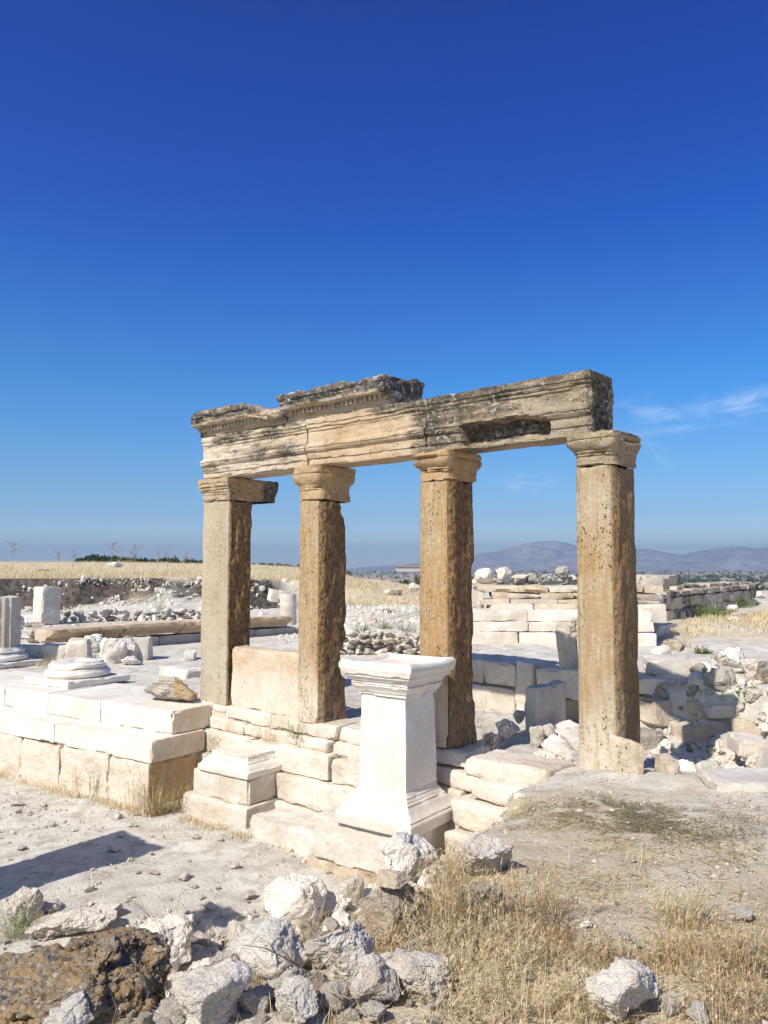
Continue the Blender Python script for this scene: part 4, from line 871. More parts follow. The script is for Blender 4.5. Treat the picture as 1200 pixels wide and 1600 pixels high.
# the big ochre rock at the lower left
V, F_ = boulder(6, 340, 5, .10, .05, .07, .72, .95); V[:, 2] = np.where(V[:, 2] > .35, .35 + (V[:, 2] - .35) * .55, V[:, 2]); V = V * [.40, .34, .23]
N, e = vnormals(V, F_); V = V + N * (-.022 * np.clip(.45 - cells(V * 13 + .3 * fbm(V * 9, 2, 3)[:, None], 4), 0, 1) / .45 * sstep(-.3, .3, fbm(V * 5, 8, 3)) + .02 * fbm(V * 8, 5, 5, .6))[:, None]
tp = sstep(.035, .085, V[:, 2] + .06 * fbm(V * 6, 6, 4) + .06 * sstep(.12, .3, V[:, 0]) + .03); q = hit(112, 1625)
o = mesh_obj('tufa_boulder', V, F_, M['ochre_rock'], attrs={'Pig': wall_col(V, .4 + 0 * tp, -.5 + 1.30 * tp, 0 * tp)}); put(o, None, (q[0] - .12, q[1] + .28, q[2] + .05), .15)
tag(o, 'big ochre boulder with a black and grey lichen crust, lower left corner', 'boulder')
rock(98, 1628, 74, 52, 'lime_white', 9, Y=q[1] - .10, label='white stone leaning against the front of the big ochre boulder')
R = random.Random(88)
for i in range(140):
    px = R.uniform(195, 700); lo = np.interp(px, [195, 300, 420, 560, 600, 700], [1515, 1475, 1440, 1420, 1390, 1420]); py = lo + (1610 - lo) * R.random() ** .8; w = R.choice([10, 14, 18, 24, 30, 42]) * R.uniform(.8, 1.15)
    rock(px, py, w, w * R.uniform(.45, .9), R.choice(['lime_white', 'lime', 'lime', 'beige']), R.randrange(1, 13), n=4, label='small pale stone packed between the big boulders of the rock pile', cat='stone', name='pile_stone', group='small stones between the boulders', tilt=.6)
# small loose stones: countable ones as copies, the gravel as stuff
R = random.Random(21); NL = 0
lr = [bpy.data.meshes.new('x')] * 0
for i in range(120):
    px, py = R.uniform(-20, 620), R.uniform(1255, 1500)
    if py > 1440 and px > 150: continue
    if py < 1275 + max(0, 0) and px > 240: continue
    if px > 300 and py < 1300 + (px - 380) * .33: continue
    w = R.choice([5, 7, 9, 12, 16, 22]) * R.uniform(.7, 1.2)
    rock(px, py, w, w * R.uniform(.35, .6), R.choice(['lime_white', 'lime']), R.randrange(1, 13), n=3, label='small pale stone lying loose on the sandy ground', cat='stone', name='loose_stone', group='loose stones on the sandy ground', tilt=.1)
R = np.random.RandomState(4); X = R.uniform(-9, 2.5, 9000); Y = R.uniform(5.5, 13, 9000); P = np.column_stack([X, Y, ground_z(X, Y)]); kp = (P[:, 2] < .9) & (fbm(P * .9, 5, 3) > R.uniform(-.5, .5, 9000))
tag(rocks_mesh('gravel', P[kp] + [0, 0, .003], R.gamma(2.2, .0055, kp.sum()) + .003, 'pebble', 1, 3), kind='stuff')
X = R.uniform(-1.5, 7, 7000); Y = R.uniform(2.2, 10, 7000); P = np.column_stack([X, Y, ground_z(X, Y)]); kp = (mound_sd(X, Y) < 1.6) & (R.rand(7000) < .5)
tag(rocks_mesh('mound_gravel', P[kp] + [0, 0, .002], R.gamma(2.0, .0032, kp.sum()) + .002, 'pebble', 1, 5), kind='stuff')
# rubble in the slope of the mound, between the boulders
X = R.uniform(-4.5, 1.3, 5200); Y = R.uniform(2.5, 8.4, 5200); sdv = mound_sd(X, Y); kp = (sdv > -.15) & (sdv < 3.6) & (R.rand(5200) < .75); P = np.column_stack([X, Y, ground_z(X, Y)])[kp]
tag(rocks_mesh('slope_rubble', P, R.gamma(1.6, .018, len(P)) + .006, 'lime', 2, 6), kind='stuff')

# ---------------------------------------------------------------- dry grass
def in_mound(n, seed, x0, x1, y0, y1):
    R = np.random.RandomState(seed); X = R.uniform(x0, x1, n); Y = y0 + (y1 - y0) * R.rand(n) ** 1.3; return X, Y, R
X, Y, R = in_mound(130000, 61, -1.6, 6.5, 1.9, 8.9); sdv = mound_sd(X, Y); P3 = np.column_stack([X, Y, 0 * X]); dn = fbm(P3 * 1.1, 62, 4)
bare = sstep(5.9, 7.6, Y + .6 * dn - .25 * (X < 1.8)) * .97; bare = np.maximum(bare, .55 * sstep(2.6, 3.6, X - .1 * Y + .6 * dn)); kp = (sdv < 1.1 + .5 * dn) & (R.rand(len(X)) > bare) & (dn > R.uniform(-.75, .45, len(X))) & ((X < 1.6) | (R.rand(len(X)) < .6)) & (np.abs(X / Y) < .62)
X, Y = X[kp], Y[kp]; P = np.column_stack([X, Y, ground_z(X, Y) + .004]); n = len(X)
flat = R.rand(n) < np.clip(.45 + .09 * Y, 0, .97); az = np.where(flat, radians(200) + R.normal(0, .8, n), R.uniform(0, 2 * pi, n))
tag(blades('dry_grass', P, np.where(flat, R.uniform(.08, .24, n), R.uniform(.04, .15, n) * np.clip(1.5 - .16 * Y, .35, 1)), np.where(flat, R.uniform(1.1, 1.45, n), R.uniform(.1, .9, n)), az, .0011 + .0006 * Y / 4, M['straw'], 3), kind='stuff')
# the olive-green mown patch
oc_ = hit(985, 1275); R = np.random.RandomState(9); n = 6000; X = oc_[0] + R.normal(0, .36, n); Y = oc_[1] + R.normal(0, .40, n) - .25 * (X - oc_[0]); P = np.column_stack([X, Y, ground_z(X, Y) + .006])
tag(blades('olive_grass', P, R.uniform(.06, .2, n), R.uniform(1.3, 1.5, n), radians(20) + R.normal(0, 1.0, n), .0028, M['olive'], 4), kind='stuff')
# denser brown growth at the lower right
def thicket(name, cx, cy, rx, ry, n, h, matk, seed, lean=.5, w=.0022, label=None, cat='dry plant', group=None, spikes=True, loc=None):
    q = hit(cx, cy) if loc is None else np.array(loc, float); k = q[1] / F; R = np.random.RandomState(seed); a = R.uniform(0, 2 * pi, n); r = np.sqrt(R.rand(n)) * .55
    X = q[0] + np.cos(a) * r * rx * k; Y = q[1] + .5 * ry * k + np.sin(a) * r * ry * k; P = np.column_stack([X, Y, (ground_z(X, Y) if loc is None else q[2] + 0 * X) - .01]); hh = h * k * R.uniform(.45, 1.1, n)
    l = R.uniform(0, lean, n); az = a + R.normal(0, .7, n)
    VV = P; 
    if spikes:     # leaf spines along the stalks
        m = n * 7; i = R.randint(0, n, m); t = R.uniform(.25, 1, m); dd = np.stack([np.cos(az[i]), np.sin(az[i])], 1); rr = np.sin(l[i] * (1 + .5 * t)) * hh[i] * t; S = P[i] + np.column_stack([dd * rr[:, None], np.cos(l[i] * (1 + .5 * t)) * hh[i] * t])
        P = np.vstack([P, S]); hh = np.concatenate([hh, hh[i] * R.uniform(.08, .30, m)]); l = np.concatenate([l, R.uniform(.3, 1.3, m)]); az = np.concatenate([az, R.uniform(0, 2 * pi, m)])
    ww = np.concatenate([np.full(n, w), np.full(len(P) - n, w * .9)])
    if matk != 'weed':      # seed heads on a third of the stalks
        i = np.repeat(np.nonzero(R.rand(n) < .33)[0], 6); t = R.uniform(.86, 1.0, len(i)); dd = np.stack([np.cos(az[i]), np.sin(az[i])], 1); L_ = l[i] * (1 + .5 * t); S = P[i] + np.column_stack([dd * (np.sin(L_) * hh[i] * t)[:, None], np.cos(L_) * hh[i] * t])
        P = np.vstack([P, S]); ww = np.concatenate([ww, np.full(len(i), w * 1.5)]); l = np.concatenate([l, R.uniform(.1, .9, len(i))]); az = np.concatenate([az, R.uniform(0, 6.28, len(i))]); hh = np.concatenate([hh, hh[i] * R.uniform(.06, .12, len(i))])
    o = blades(name, P - q, hh, l, az, ww, M[matk], seed); o.location = tuple(q)
    return tag(o, label, cat, group) if label else tag(o, kind='stuff')
TH = [(790, 1480, 190, 120, 170, 92, 'thistle', 'large spiny dry thistle right of the rock pile'), (735, 1550, 180, 110, 170, 84, 'straw_pale', 'pale feathery dry bush below the lichen-spotted boulder'), (1078, 1450, 56, 40, 90, 62, 'straw_pale', 'pale yellow dry tuft standing in the right of the mound'),
      (1110, 1530, 150, 90, 150, 60, 'thistle', 'brown dry bush with a dark hollow near the right edge'), (880, 1520, 170, 110, 130, 50, 'thistle', 'low brown thistle between the spiny thistle and the pale rock'), (700, 1480, 50, 40, 80, 110, 'straw', 'tall dry stalks between the rock pile and the tan stone'),
      (610, 1500, 70, 40, 60, 50, 'thistle', 'small yellow thistle under the round pinkish boulder'), (355, 1545, 40, 30, 50, 45, 'straw_pale', 'small yellow tuft between white boulders at the lower left'), (470, 1500, 60, 40, 50, 60, 'thistle', 'thin dry weeds in the gap of the rock pile'),
      (925, 1590, 90, 40, 90, 50, 'straw_pale', 'pale grass tuft left of the big pale rock'), (1150, 1600, 120, 60, 120, 60, 'straw', 'brown grass tuft in the bottom right corner'), (830, 1600, 300, 80, 240, 62, 'straw_pale', 'wide clump of dry straw along the bottom edge'),
      (20, 1472, 26, 16, 40, 62, 'weed', 'green leafy plant sprouting behind the ochre boulder'), (55, 1450, 40, 20, 40, 30, 'straw', 'brown tuft beside the dark shaded stone'), (185, 1480, 90, 30, 40, 30, 'olive', 'greyish low weeds behind the big ochre boulder'), (1170, 1530, 70, 40, 60, 80, 'straw', 'sparse tall dry stalks at the right edge'),
      (965, 1530, 60, 40, 60, 50, 'straw', 'dry stalks above the big pale rock'), (700, 1385, 40, 30, 60, 60, 'thistle', 'rusty dry weeds between the white and the lichened boulder'), (745, 1290, 40, 20, 30, 100, 'straw_pale', 'thin tall dry stems against the pale footing'), (640, 1560, 60, 40, 60, 60, 'straw_pale', 'dry stalks over the broad grey rock'),
      (400, 1570, 50, 30, 40, 45, 'thistle', 'orange-brown weeds around the tan stone')]
for i, (cx, cy, rx, ry, n, h, mk, lab) in enumerate(TH): thicket('dry_thistle' if mk == 'thistle' else ('green_plant' if mk == 'weed' else 'grass_tuft'), cx, cy, rx, ry, int(n * 1.9), h, mk, 400 + i, .75, .0017, label=lab, cat='green plant' if mk == 'weed' else 'dry plant')
# growth along the foot of the platform and pedestals
def foot_grass(name, a, b, n, h, matk, seed, z=None, spread=.12):
    R = np.random.RandomState(seed); A, B = hit(*a), hit(*b); t = R.rand(n); g = fbm(np.column_stack([t * 6, t * 0 + seed, t * 0]), seed, 2); kp = g > R.uniform(-.9, .5, n); t = t[kp]; n = len(t)
    X = A[0] + (B[0] - A[0]) * t + R.normal(0, spread, n) * .6; Y = A[1] + (B[1] - A[1]) * t - np.abs(R.normal(0, spread, n)); P = np.column_stack([X, Y, ground_z(X, Y)])
    return tag(blades(name, P, h * R.uniform(.3, 1.2, n), R.uniform(.05, .9, n), R.uniform(0, 6.28, n), .0035, M[matk], seed), kind='stuff')
foot_grass('platform_foot_grass', (-10, 1208), (232, 1272), 2200, .14, 'straw_pale', 501); foot_grass('corner_weeds', (236, 1272), (300, 1262), 700, .45, 'thistle', 502, spread=.08); foot_grass('corner_greens', (240, 1270), (296, 1262), 160, .55, 'weed', 503, spread=.08)
foot_grass('pedestal_foot_grass', (285, 1276), (392, 1308), 800, .10, 'straw_pale', 504); foot_grass('slab_foot_grass', (392, 1308), (580, 1372), 900, .07, 'straw_pale', 505)
for i, (cx, cy, h, lab) in enumerate([(15, 1200, 50, 'dry weed growing against the platform wall at the left edge'), (35, 1215, 60, 'tallest dry weed against the left of the platform wall'), (118, 1238, 55, 'thin dry weed before the third block of the platform wall'), (142, 1245, 50, 'green-stemmed weed before the middle of the platform wall'), (203, 1265, 85, 'tall thin dry stalk before the joint near the platform corner'), (215, 1268, 55, 'short dry stalk beside the platform corner')]):
    thicket('wall_weed', cx, cy, 16, 8, 14, h, 'weed' if i == 3 else 'straw_pale', 520 + i, .25, .003, label=lab)
# dead twigs over the pile
def twigs(name, px, py, n, L, seed, label, up=.35):
    q = hit(px, py); R = random.Random(seed); S = []
    for i in range(n):
        a = R.uniform(0, 6.28); p = np.array([R.uniform(-.08, .08), R.uniform(-.08, .08), .05]); d = np.array([cos(a), sin(a) * .6, R.uniform(.1, up * 2)]); d /= np.linalg.norm(d); l = L * R.uniform(.5, 1); r = .0045
        for j in range(4):
            e_ = p + d * l / 4; S.append((p, e_, r, r * .75)); p = e_; r *= .75; d = d + np.array([R.uniform(-.25, .25) for _ in range(3)]); d /= np.linalg.norm(d)
            if R.random() < .6: dd = d + np.array([R.uniform(-.9, .9) for _ in range(3)]); dd /= np.linalg.norm(dd); S.append((p, p + dd * l / 5, r * .7, r * .3))
    o = sticks(name, S, M['twig']); o.location = tuple(q); tag(o, label, 'twigs')
twigs('dead_twigs', 270, 1500, 7, .7, 3, 'bare grey twigs sticking up beside the big ochre boulder', .7); twigs('dead_twigs', 480, 1560, 5, .5, 5, 'thin dead twigs lying across the rock pile'); twigs('dead_twigs', 330, 1520, 5, .5, 8, 'fallen twigs between the boulders left of the pile')

# ---------------------------------------------------------------- behind the row: sunken strip and low walls
def ashlar(name, p0, ang, courses, depth, matks, seed, label, blk=(.5, 1.1), cat='wall', skew=.015, edge=.04, res=.05, li=0.0, oc=.1, part='block', group=None, rr=.025, z=0):
    """courses: (x0, x1, z0, z1, setback)"""
    t = empty(name, (p0[0], p0[1], z), ang, label, cat, group); R = random.Random(seed); k = 0
    for (x0, x1, z0, z1, sb) in courses:
        x = x0 
        while x < x1 - .1:
            L = min(R.uniform(*blk), x1 - x)
            if x1 - x - L < blk[0] * .4: L = x1 - x
            k += 1; V, F_ = rblock(L - .012, depth, z1 - z0 - .006, res, .012, 3.5, seed * 50 + k, edge, skew, rnd_=rr); nn = fbm(V * 2 + k, k, 3); u = R.uniform(-.12, .2)
            o = mesh_obj(part, V, F_, M[R.choice(matks)], attrs={'Pig': wall_col(V, np.clip(oc + .4 * nn + u, 0, 1), np.clip(li + .25 * nn + u, -1, 1), np.clip(.2 + .4 * nn, 0, 1))})
            put(o, t, (x + L / 2, sb + depth / 2 + R.uniform(-.02, .02), z0 - z)); x += L
    return t
def rubble_wall(name, A, B, z0, rows, size, matks, seed, label, rough=.25, thick=.25):
    A, B = np.array(A[:2]), np.array(B[:2]); L = np.linalg.norm(B - A); d = (B - A) / L; nrm = np.array([-d[1], d[0]]); t = empty(name, (A[0], A[1], z0), 0, label, 'wall'); R = random.Random(seed); k = 0
    for r in range(rows):
        x = R.uniform(0, size * .5)
        while x < L and k < 95:
            w = size * R.uniform(.7, 1.5); h = size * .62 * R.uniform(.8, 1.15); c = A + d * (x + w / 2) + nrm * R.uniform(-.1, .1)
            o = bpy.data.objects.new('stone', lib_boulder(R.choice(matks), R.randrange(1, 13), 4)); SC.collection.objects.link(o); o.parent = t
            o.location = (c[0] - A[0], c[1] - A[1], size * .55 * (r + .45)); o.scale = (w * .62, thick, h * .66); o.rotation_euler = (R.uniform(-rough, rough), R.uniform(-rough, rough), math.atan2(d[1], d[0]) + R.uniform(-.2, .2)); x += w; k += 1
    return t
VZ = math.atan2(EY[1], EY[0])          # walls running straight away from the viewer, parallel to the column sides
# retaining wall in the shadow of the architrave
p = R2(1.7, 3.62); ashlar('retaining_wall', p, RZ, [(0, 1.35, 1.5, 1.93, .03), (1.37, 1.72, 1.05, 1.96, 0), (1.74, 2.6, 1.45, 1.90, .0), (2.62, 3.2, 1.05, 1.86, .02), (0, 1.35, 1.05, 1.495, .0), (1.74, 2.6, 1.05, 1.445, .03), (2.62, 3.3, 1.05, 1.4, -.1)], .55, ['beige', 'lime', 'marble_old'], 31, 'low retaining wall of pale blocks half in the shade of the architrave', (.7, 1.3), edge=.07, skew=.04, rr=.05)
ablock(826, 1120, 20, 44, .95, 'marble_grey', 'tall dressed block standing on edge in the sunken strip behind the row', 41, RZ, Y=11.9, sink=.3, skew=.02, oc=.3, rr=.015)
rock(795, 1158, 50, 30, 'lime', 3, label='shaded boulder at the left end of the rubble behind the footing', Y=11.0); rock(838, 1162, 24, 28, 'lime', 5, label='shaded upright stone in the middle of the rubble behind the footing', Y=10.9); rock(858, 1164, 24, 34, 'lime', 1, label='shaded tall stone beside the upright dressed block', Y=11.1); rock(770, 1164, 28, 20, 'lime', 6, label='rounded shaded stone next to the orange-brown column base', Y=10.7); rock(812, 1128, 24, 20, 'lime', 2, label='small shaded stone in front of the dressed block', Y=11.9)
ablock(893, 1122, 26, 140, .35, 'lime_dark', 'tall ragged standing slab just left of the right-hand column', 43, RZ + .3, z=1.12, skew=.10, edge=.10, tilt=(0, -.06), li=.1, amp=.03)
for i, (px, py, w, h) in enumerate([(880, 1158, 34, 14), (893, 1146, 30, 12), (905, 1165, 26, 12), (872, 1170, 30, 10), (884, 1178, 26, 10)]): ablock(px, py, w, h, .3, 'lime_white', ['flat stone leaning in the corner behind the right column', 'thin flat stone highest in the corner behind the right column', 'flat stone touching the right column from behind', 'flat broken slab low behind the right column', 'lowest flat stone behind the footing by the right column'][i], 50 + i, .3, z=1.14, tilt=(.15, .1 * (i % 3 - 1)))
# right of the last column
RT = [
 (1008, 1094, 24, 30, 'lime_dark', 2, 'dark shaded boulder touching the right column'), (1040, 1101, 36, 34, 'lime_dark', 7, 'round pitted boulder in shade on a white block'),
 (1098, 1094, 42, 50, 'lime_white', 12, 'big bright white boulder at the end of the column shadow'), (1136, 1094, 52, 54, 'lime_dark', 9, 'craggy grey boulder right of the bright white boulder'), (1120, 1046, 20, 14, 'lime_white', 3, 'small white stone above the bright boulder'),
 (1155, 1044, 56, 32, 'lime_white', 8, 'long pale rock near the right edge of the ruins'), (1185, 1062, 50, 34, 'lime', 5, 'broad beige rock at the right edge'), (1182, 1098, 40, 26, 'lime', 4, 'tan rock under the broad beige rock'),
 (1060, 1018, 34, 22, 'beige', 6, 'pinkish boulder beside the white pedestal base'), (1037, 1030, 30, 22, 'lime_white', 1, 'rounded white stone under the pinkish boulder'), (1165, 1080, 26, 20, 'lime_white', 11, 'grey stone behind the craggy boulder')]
for px, py, w, h, mk, var, lab in RT: rock(px, py, w, h, mk, var, label=lab, Y=None)
RB = [(1048, 1132, 62, 36, .5, 'beige', 'large smooth white block under the round pitted boulder', .35), (1006, 1130, 20, 40, .5, 'marble_old', 'narrow block between right column and smooth block', .35), (1045, 1058, 70, 26, .8, 'marble_grey', 'broad flat grey slab behind the shaded boulders', -.3), (1030, 1078, 80, 18, .7, 'marble_old', 'pale paving slab behind the shaded boulders', -.3),
 (1100, 1112, 44, 16, .5, 'beige', 'shaded step stone under the bright white boulder', -.1), (1118, 1124, 54, 14, .5, 'beige', 'second shaded step stone below the bright boulder', -.12), (1122, 1146, 60, 18, .5, 'marble_old', 'third shaded step stone in the column shadow', -.15),
 (1160, 1120, 90, 16, .9, 'marble_old', 'long flat white slab crossing the right edge', -.12), (1178, 1146, 60, 20, .7, 'beige', 'thick pale slab below the long white slab', -.15), (1150, 1176, 42, 18, .5, 'marble_old', 'rounded white block in front of the stepped stones', -.2), (1184, 1180, 50, 18, .6, 'marble_old', 'pale block at the right edge of the lower step', -.15),
 (1192, 1238, 140, 12, .55, 'marble_grey', 'wide flat grey paving slab at the right, below the steps', -.1), (1022, 1172, 62, 20, .5, 'lime_dark', 'dark cracked ledge stone right of the column foot', .45), (1055, 1211, 30, 24, .3, 'trav_rough', 'brown ribbed stub of stone at the edge of the sandy mound', .2), (1085, 1160, 40, 20, .4, 'beige', 'low shaded stone in the corner of the steps', .1)]
for i, (px, py, w, h, dm, mk, lab, rz) in enumerate(RB): ablock(px, py, w, h, dm, mk, lab, 60 + i, rz, skew=.04, edge=.07, tilt=(.0, 0), cat='block' if 'slab' not in lab else 'slab', name='stone_block' if 'slab' not in lab else 'stone_slab')
ablock(983, 1184, 36, 26, .2, 'trav', 'broken shard leaning against the foot of the right column', 79, -.2, skew=.12, edge=.08, name='stone_shard', cat='shard', bl=.7, Y=8.15, sink=.16)
R = random.Random(99)
for i in range(46):
    px, py = R.uniform(1000, 1215), R.uniform(1035, 1185); w = R.choice([12, 16, 22, 30, 40]) * R.uniform(.8, 1.15); rock(px, py, w, w * R.uniform(.35, .65), R.choice(['lime_white', 'lime', 'beige', 'marble_grey', 'lime_dark']), R.randrange(1, 13), n=4, label='pale tumbled stone lying among the blocks right of the end column', cat='stone', name='tumbled_stone', group='tumbled stones at the right', tilt=.3)
R = np.random.RandomState(14); n = 900; s_ = R.uniform(5.0, 12.5, n); w_ = R.uniform(.3, 5.2, n); X = O2[0] + ES[0] * s_ + EY[0] * w_; Y = O2[1] + ES[1] * s_ + EY[1] * w_
tag(rocks_mesh('trench_rubble', np.column_stack([X, Y, ground_z(X, Y)]), R.gamma(1.6, .03, n) + .01, 'lime', 2, 8), kind='stuff')

# white steps and masonry between the two right columns
ashlar('marble_steps', UY(700, 1003, 17.4), radians(-4), [(0, 4.4, 1.80, 2.14, 0), (.1, 4.4, 2.14, 2.36, .12), (.0, 4.4, 2.36, 2.60, .3)], .9, ['marble', 'marble_old', 'marble'], 33, 'row of white marble steps at the foot of the rear masonry', (1.0, 1.9), cat='steps', edge=.03, res=.07)
ashlar('rear_masonry', UY(690, 1003, 18.4), radians(-3), [(1.1, 5.0, 2.30, 2.70, -.3), (.9, 5.0, 2.66, 2.80, 0), (1.2, 5.0, 2.80, 2.93, .3), (.9, 5.2, 2.93, 3.10, .6), (.3, 1.0, 2.5, 2.95, .5)], 1.4, ['beige', 'lime', 'beige', 'lime_dark'], 34, 'terraced wall of pale and ochre blocks under the rubble heap', (.6, 1.3), edge=.05, res=.07, skew=.03, oc=.3)
ablock(797, 1004, 60, 27, .7, 'lime_dark', 'dark lichened block lying in front of the white steps', 91, -.05, li=.12)
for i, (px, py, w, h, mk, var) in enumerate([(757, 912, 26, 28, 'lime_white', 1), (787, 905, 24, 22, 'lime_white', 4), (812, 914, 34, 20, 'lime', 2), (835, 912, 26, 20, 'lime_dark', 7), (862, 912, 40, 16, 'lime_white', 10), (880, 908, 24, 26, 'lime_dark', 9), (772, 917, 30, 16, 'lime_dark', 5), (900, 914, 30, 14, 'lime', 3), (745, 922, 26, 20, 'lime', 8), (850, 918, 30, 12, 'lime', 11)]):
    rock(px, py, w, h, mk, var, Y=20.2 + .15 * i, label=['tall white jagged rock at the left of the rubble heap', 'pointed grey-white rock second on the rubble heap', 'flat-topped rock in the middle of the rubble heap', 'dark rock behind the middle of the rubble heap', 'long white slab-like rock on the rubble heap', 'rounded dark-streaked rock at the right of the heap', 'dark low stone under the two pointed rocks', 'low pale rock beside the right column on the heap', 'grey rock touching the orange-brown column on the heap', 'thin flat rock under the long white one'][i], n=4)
thicket('green_bush', 890, 948, 40, 20, 60, 20, 'weed', 610, .9, .012, label='green bush growing on the terraced wall left of the right column', cat='green plant')

# dark ashlar walls at the right
c = UY(1034, 972, 23.6); ang = radians(53.3)
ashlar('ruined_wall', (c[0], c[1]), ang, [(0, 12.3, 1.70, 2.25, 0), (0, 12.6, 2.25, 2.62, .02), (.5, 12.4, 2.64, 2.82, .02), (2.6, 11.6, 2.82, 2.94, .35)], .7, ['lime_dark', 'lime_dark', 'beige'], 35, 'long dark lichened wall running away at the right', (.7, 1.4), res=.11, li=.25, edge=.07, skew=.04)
ashlar('ruined_wall', (c[0] - 4.2, c[1] + 3.6), RZ, [(0, 5.4, 1.75, 2.3, -.1), (0, 5.4, 2.3, 2.66, 0), (0, 4.9, 2.66, 2.92, .15)], .8, ['beige', 'lime', 'beige'], 36, 'pale block wall meeting the dark wall behind the right column', (.9, 1.6), res=.1, edge=.06, skew=.03)
ablock(1012, 917, 50, 18, 1.2, 'lime_dark', 'big grey block lying on top of the wall beside the right column', 95, RZ, Y=26, li=.05)
# seat-shaped white block
t = empty('upright_backed_block', tuple(UY(1006, 1006, 19.5)), RZ + .1, 'white block with an upright back beside the right column', 'block')
put(mesh_obj('base_block', *rblock(.75, 1.1, .42, .04, .006, 4, 97, .03, .01), M['marble']), t, (0, .4, -.05)); put(mesh_obj('upright_back', *rblock(.62, .28, .95, .04, .008, 4, 98, .05, .05), M['marble']), t, (-.04, .55, .36)); put(mesh_obj('top_slab', *rblock(.8, 1.5, .09, .05, .006, 4, 99, .03, .01), M['marble_old']), t, (.05, .5, .362))
for i, (px, py, w, h, mk, var, lab) in enumerate([(1147, 957, 16, 14, 'lime_white', 1, 'round white drum-like stone in the yellow grass'), (1162, 965, 30, 9, 'lime_white', 10, 'long flat white stone in the yellow grass'), (1150, 972, 26, 9, 'lime', 4, 'pale half-buried stone before the round white stone'), (1180, 945, 26, 12, 'lime_white', 7, 'white stone among bushes at the right edge'), (1192, 935, 20, 10, 'lime_white', 3, 'far white stone at the end of the dark wall')]): rock(px, py, w, h, mk, var, label=lab, n=4)
for i, (px, py, w, h, lab) in enumerate([(1108, 965, 26, 30, 'green bush against the dark wall'), (1130, 962, 22, 16, 'smaller green bush near the round white stone'), (1162, 950, 24, 22, 'yellow-green bush at the far end of the dark wall'), (1100, 1022, 14, 12, 'small yellow-green weed on the sandy path'), (1172, 1088, 20, 10, 'low yellow-green weed among the right rocks')]): thicket('green_bush', px, py, w * 1.3, w * .8, 90, h, 'weed', 620 + i, 1.0, .010, label=lab, cat='green plant')

# ---------------------------------------------------------------- left and middle distance
t = empty('cornice_row', R2(0, 0, 0)[:2] + (0,), 0); bpy.data.objects.remove(t)
a = np.array([-6.95, 22.7]); dv = np.array([.67, .742]); AZ = math.atan2(dv[1], dv[0])
ashlar('kerb_course', a + 0 * dv, AZ, [(-1.2, 7.2, 1.28, 1.55, 0)], .8, ['marble_grey'], 37, 'low grey kerb course carrying the row of fallen cornice blocks', (1.4, 2.2), cat='kerb', res=.08)
pr = [(0, 0), (.75, 0), (.80, .34), (-.34, .34), (-.36, .26), (-.22, .20), (-.10, .12), (0, .10)]
x = -2.6; 
for i, (L, lab) in enumerate([(2.1, 'leftmost fallen cornice block of the row, half buried in rubble'), (1.9, 'second fallen cornice block, brown-shaded underside and split top'), (2.2, 'third fallen cornice block, partly behind the pale pier'), (2.0, 'fourth fallen cornice block, between pier and second column')]):
    V, F_ = prism(pr, L - .04, .045); V = weather(V, F_, .012, 4, 700 + i, .06, 3); oc = wall_col(V, np.clip(.8 * (V[:, 1] < .05), 0, 1), -.1 + 0 * V[:, 0], .2 + 0 * V[:, 0])  # overhanging front browned in the colour, standing in for its unlit side
    o = mesh_obj('cornice_fragment', V, F_, M['beige'], attrs={'Pig': oc}); q = a + dv * x; put(o, None, (q[0], q[1], 1.59 + .03 * (i % 2)), AZ); o.rotation_euler = (0, .01 * (i - 1), AZ); tag(o, lab, 'cornice fragment', 'fallen cornice blocks in a row'); x += L
V, F_ = stack(plan_circle(.30, .04), [(0, 0), (-.01, 1.25)], .06); V = weather(V, F_, .008, 4, 710, .03); q = U(450, 984, 1.34); tag(put(mesh_obj('column_stump', V, F_, M['marble_old']), None, tuple(q)), 'short plain round column stump near the second column', 'column stump')
ablock(461, 972, 12, 40, .35, 'marble_old', 'upright white post block behind the round stump', 711, .3, Y=31, edge=.03)
for i, (px, py, w, h, lab) in enumerate([(428, 938, 14, 16, 'grey block on the slope left of the post block'), (444, 935, 16, 12, 'pale tilted block above the round stump'), (415, 968, 18, 10, 'low white block beside the row of cornices')]): ablock(px, py, w, h, .5, 'marble_old', lab, 715 + i, .4, Y=36 - 3 * (i == 2), tilt=(.1, .15))
q = U(72, 975, 1.34); V, F_ = rblock(.66, .75, 1.42, .06, .01, 3, 720, .04, .03); o = mesh_obj('upright_block', V, F_, M['marble_old'], attrs={'Pig': wh(V, .05)}); put(o, None, tuple(q), rot=(-.04, -.04, radians(-38))); tag(o, 'tall white squared block standing upright before the cut bank', 'block')
LB_ = [(44, 1036, 40, 26, 'lime'), (82, 1036, 42, 28, 'lime'), (118, 1036, 34, 34, 'lime'), (20, 1034, 30, 24, 'lime_dark'), (165, 1038, 44, 44, 'lime_white'), (198, 1034, 36, 44, 'lime_white'), (218, 1032, 28, 36, 'lime'), (200, 1040, 38, 14, 'lime_white'), (140, 1020, 36, 30, 'lime_white'), (152, 1004, 40, 22, 'lime_white')]
LL = ['beige block in the left rubble wall above dry grass', 'second beige block in the left rubble wall', 'taller rounded block in the left rubble wall', 'dark block of the rubble wall beside the fluted drum', 'big white boulder at the turn of the left rubble wall', 'upright white boulder near the end of the left rubble wall', 'grey end block of the left rubble wall casting a shadow', 'low flat white stone at the foot of the end block', 'white rock behind the turn of the rubble wall', 'white rock touching the leftmost fallen cornice']
for i, (px, py, w, h, mk) in enumerate(LB_):
    if i in (4, 5, 7, 8, 9): rock(px, py, w, h, mk, i + 1, label=LL[i], n=4)
    else: ablock(px, py, w, h, .5, mk, LL[i], 730 + i, .1, edge=.09, skew=.05, rr=.06)
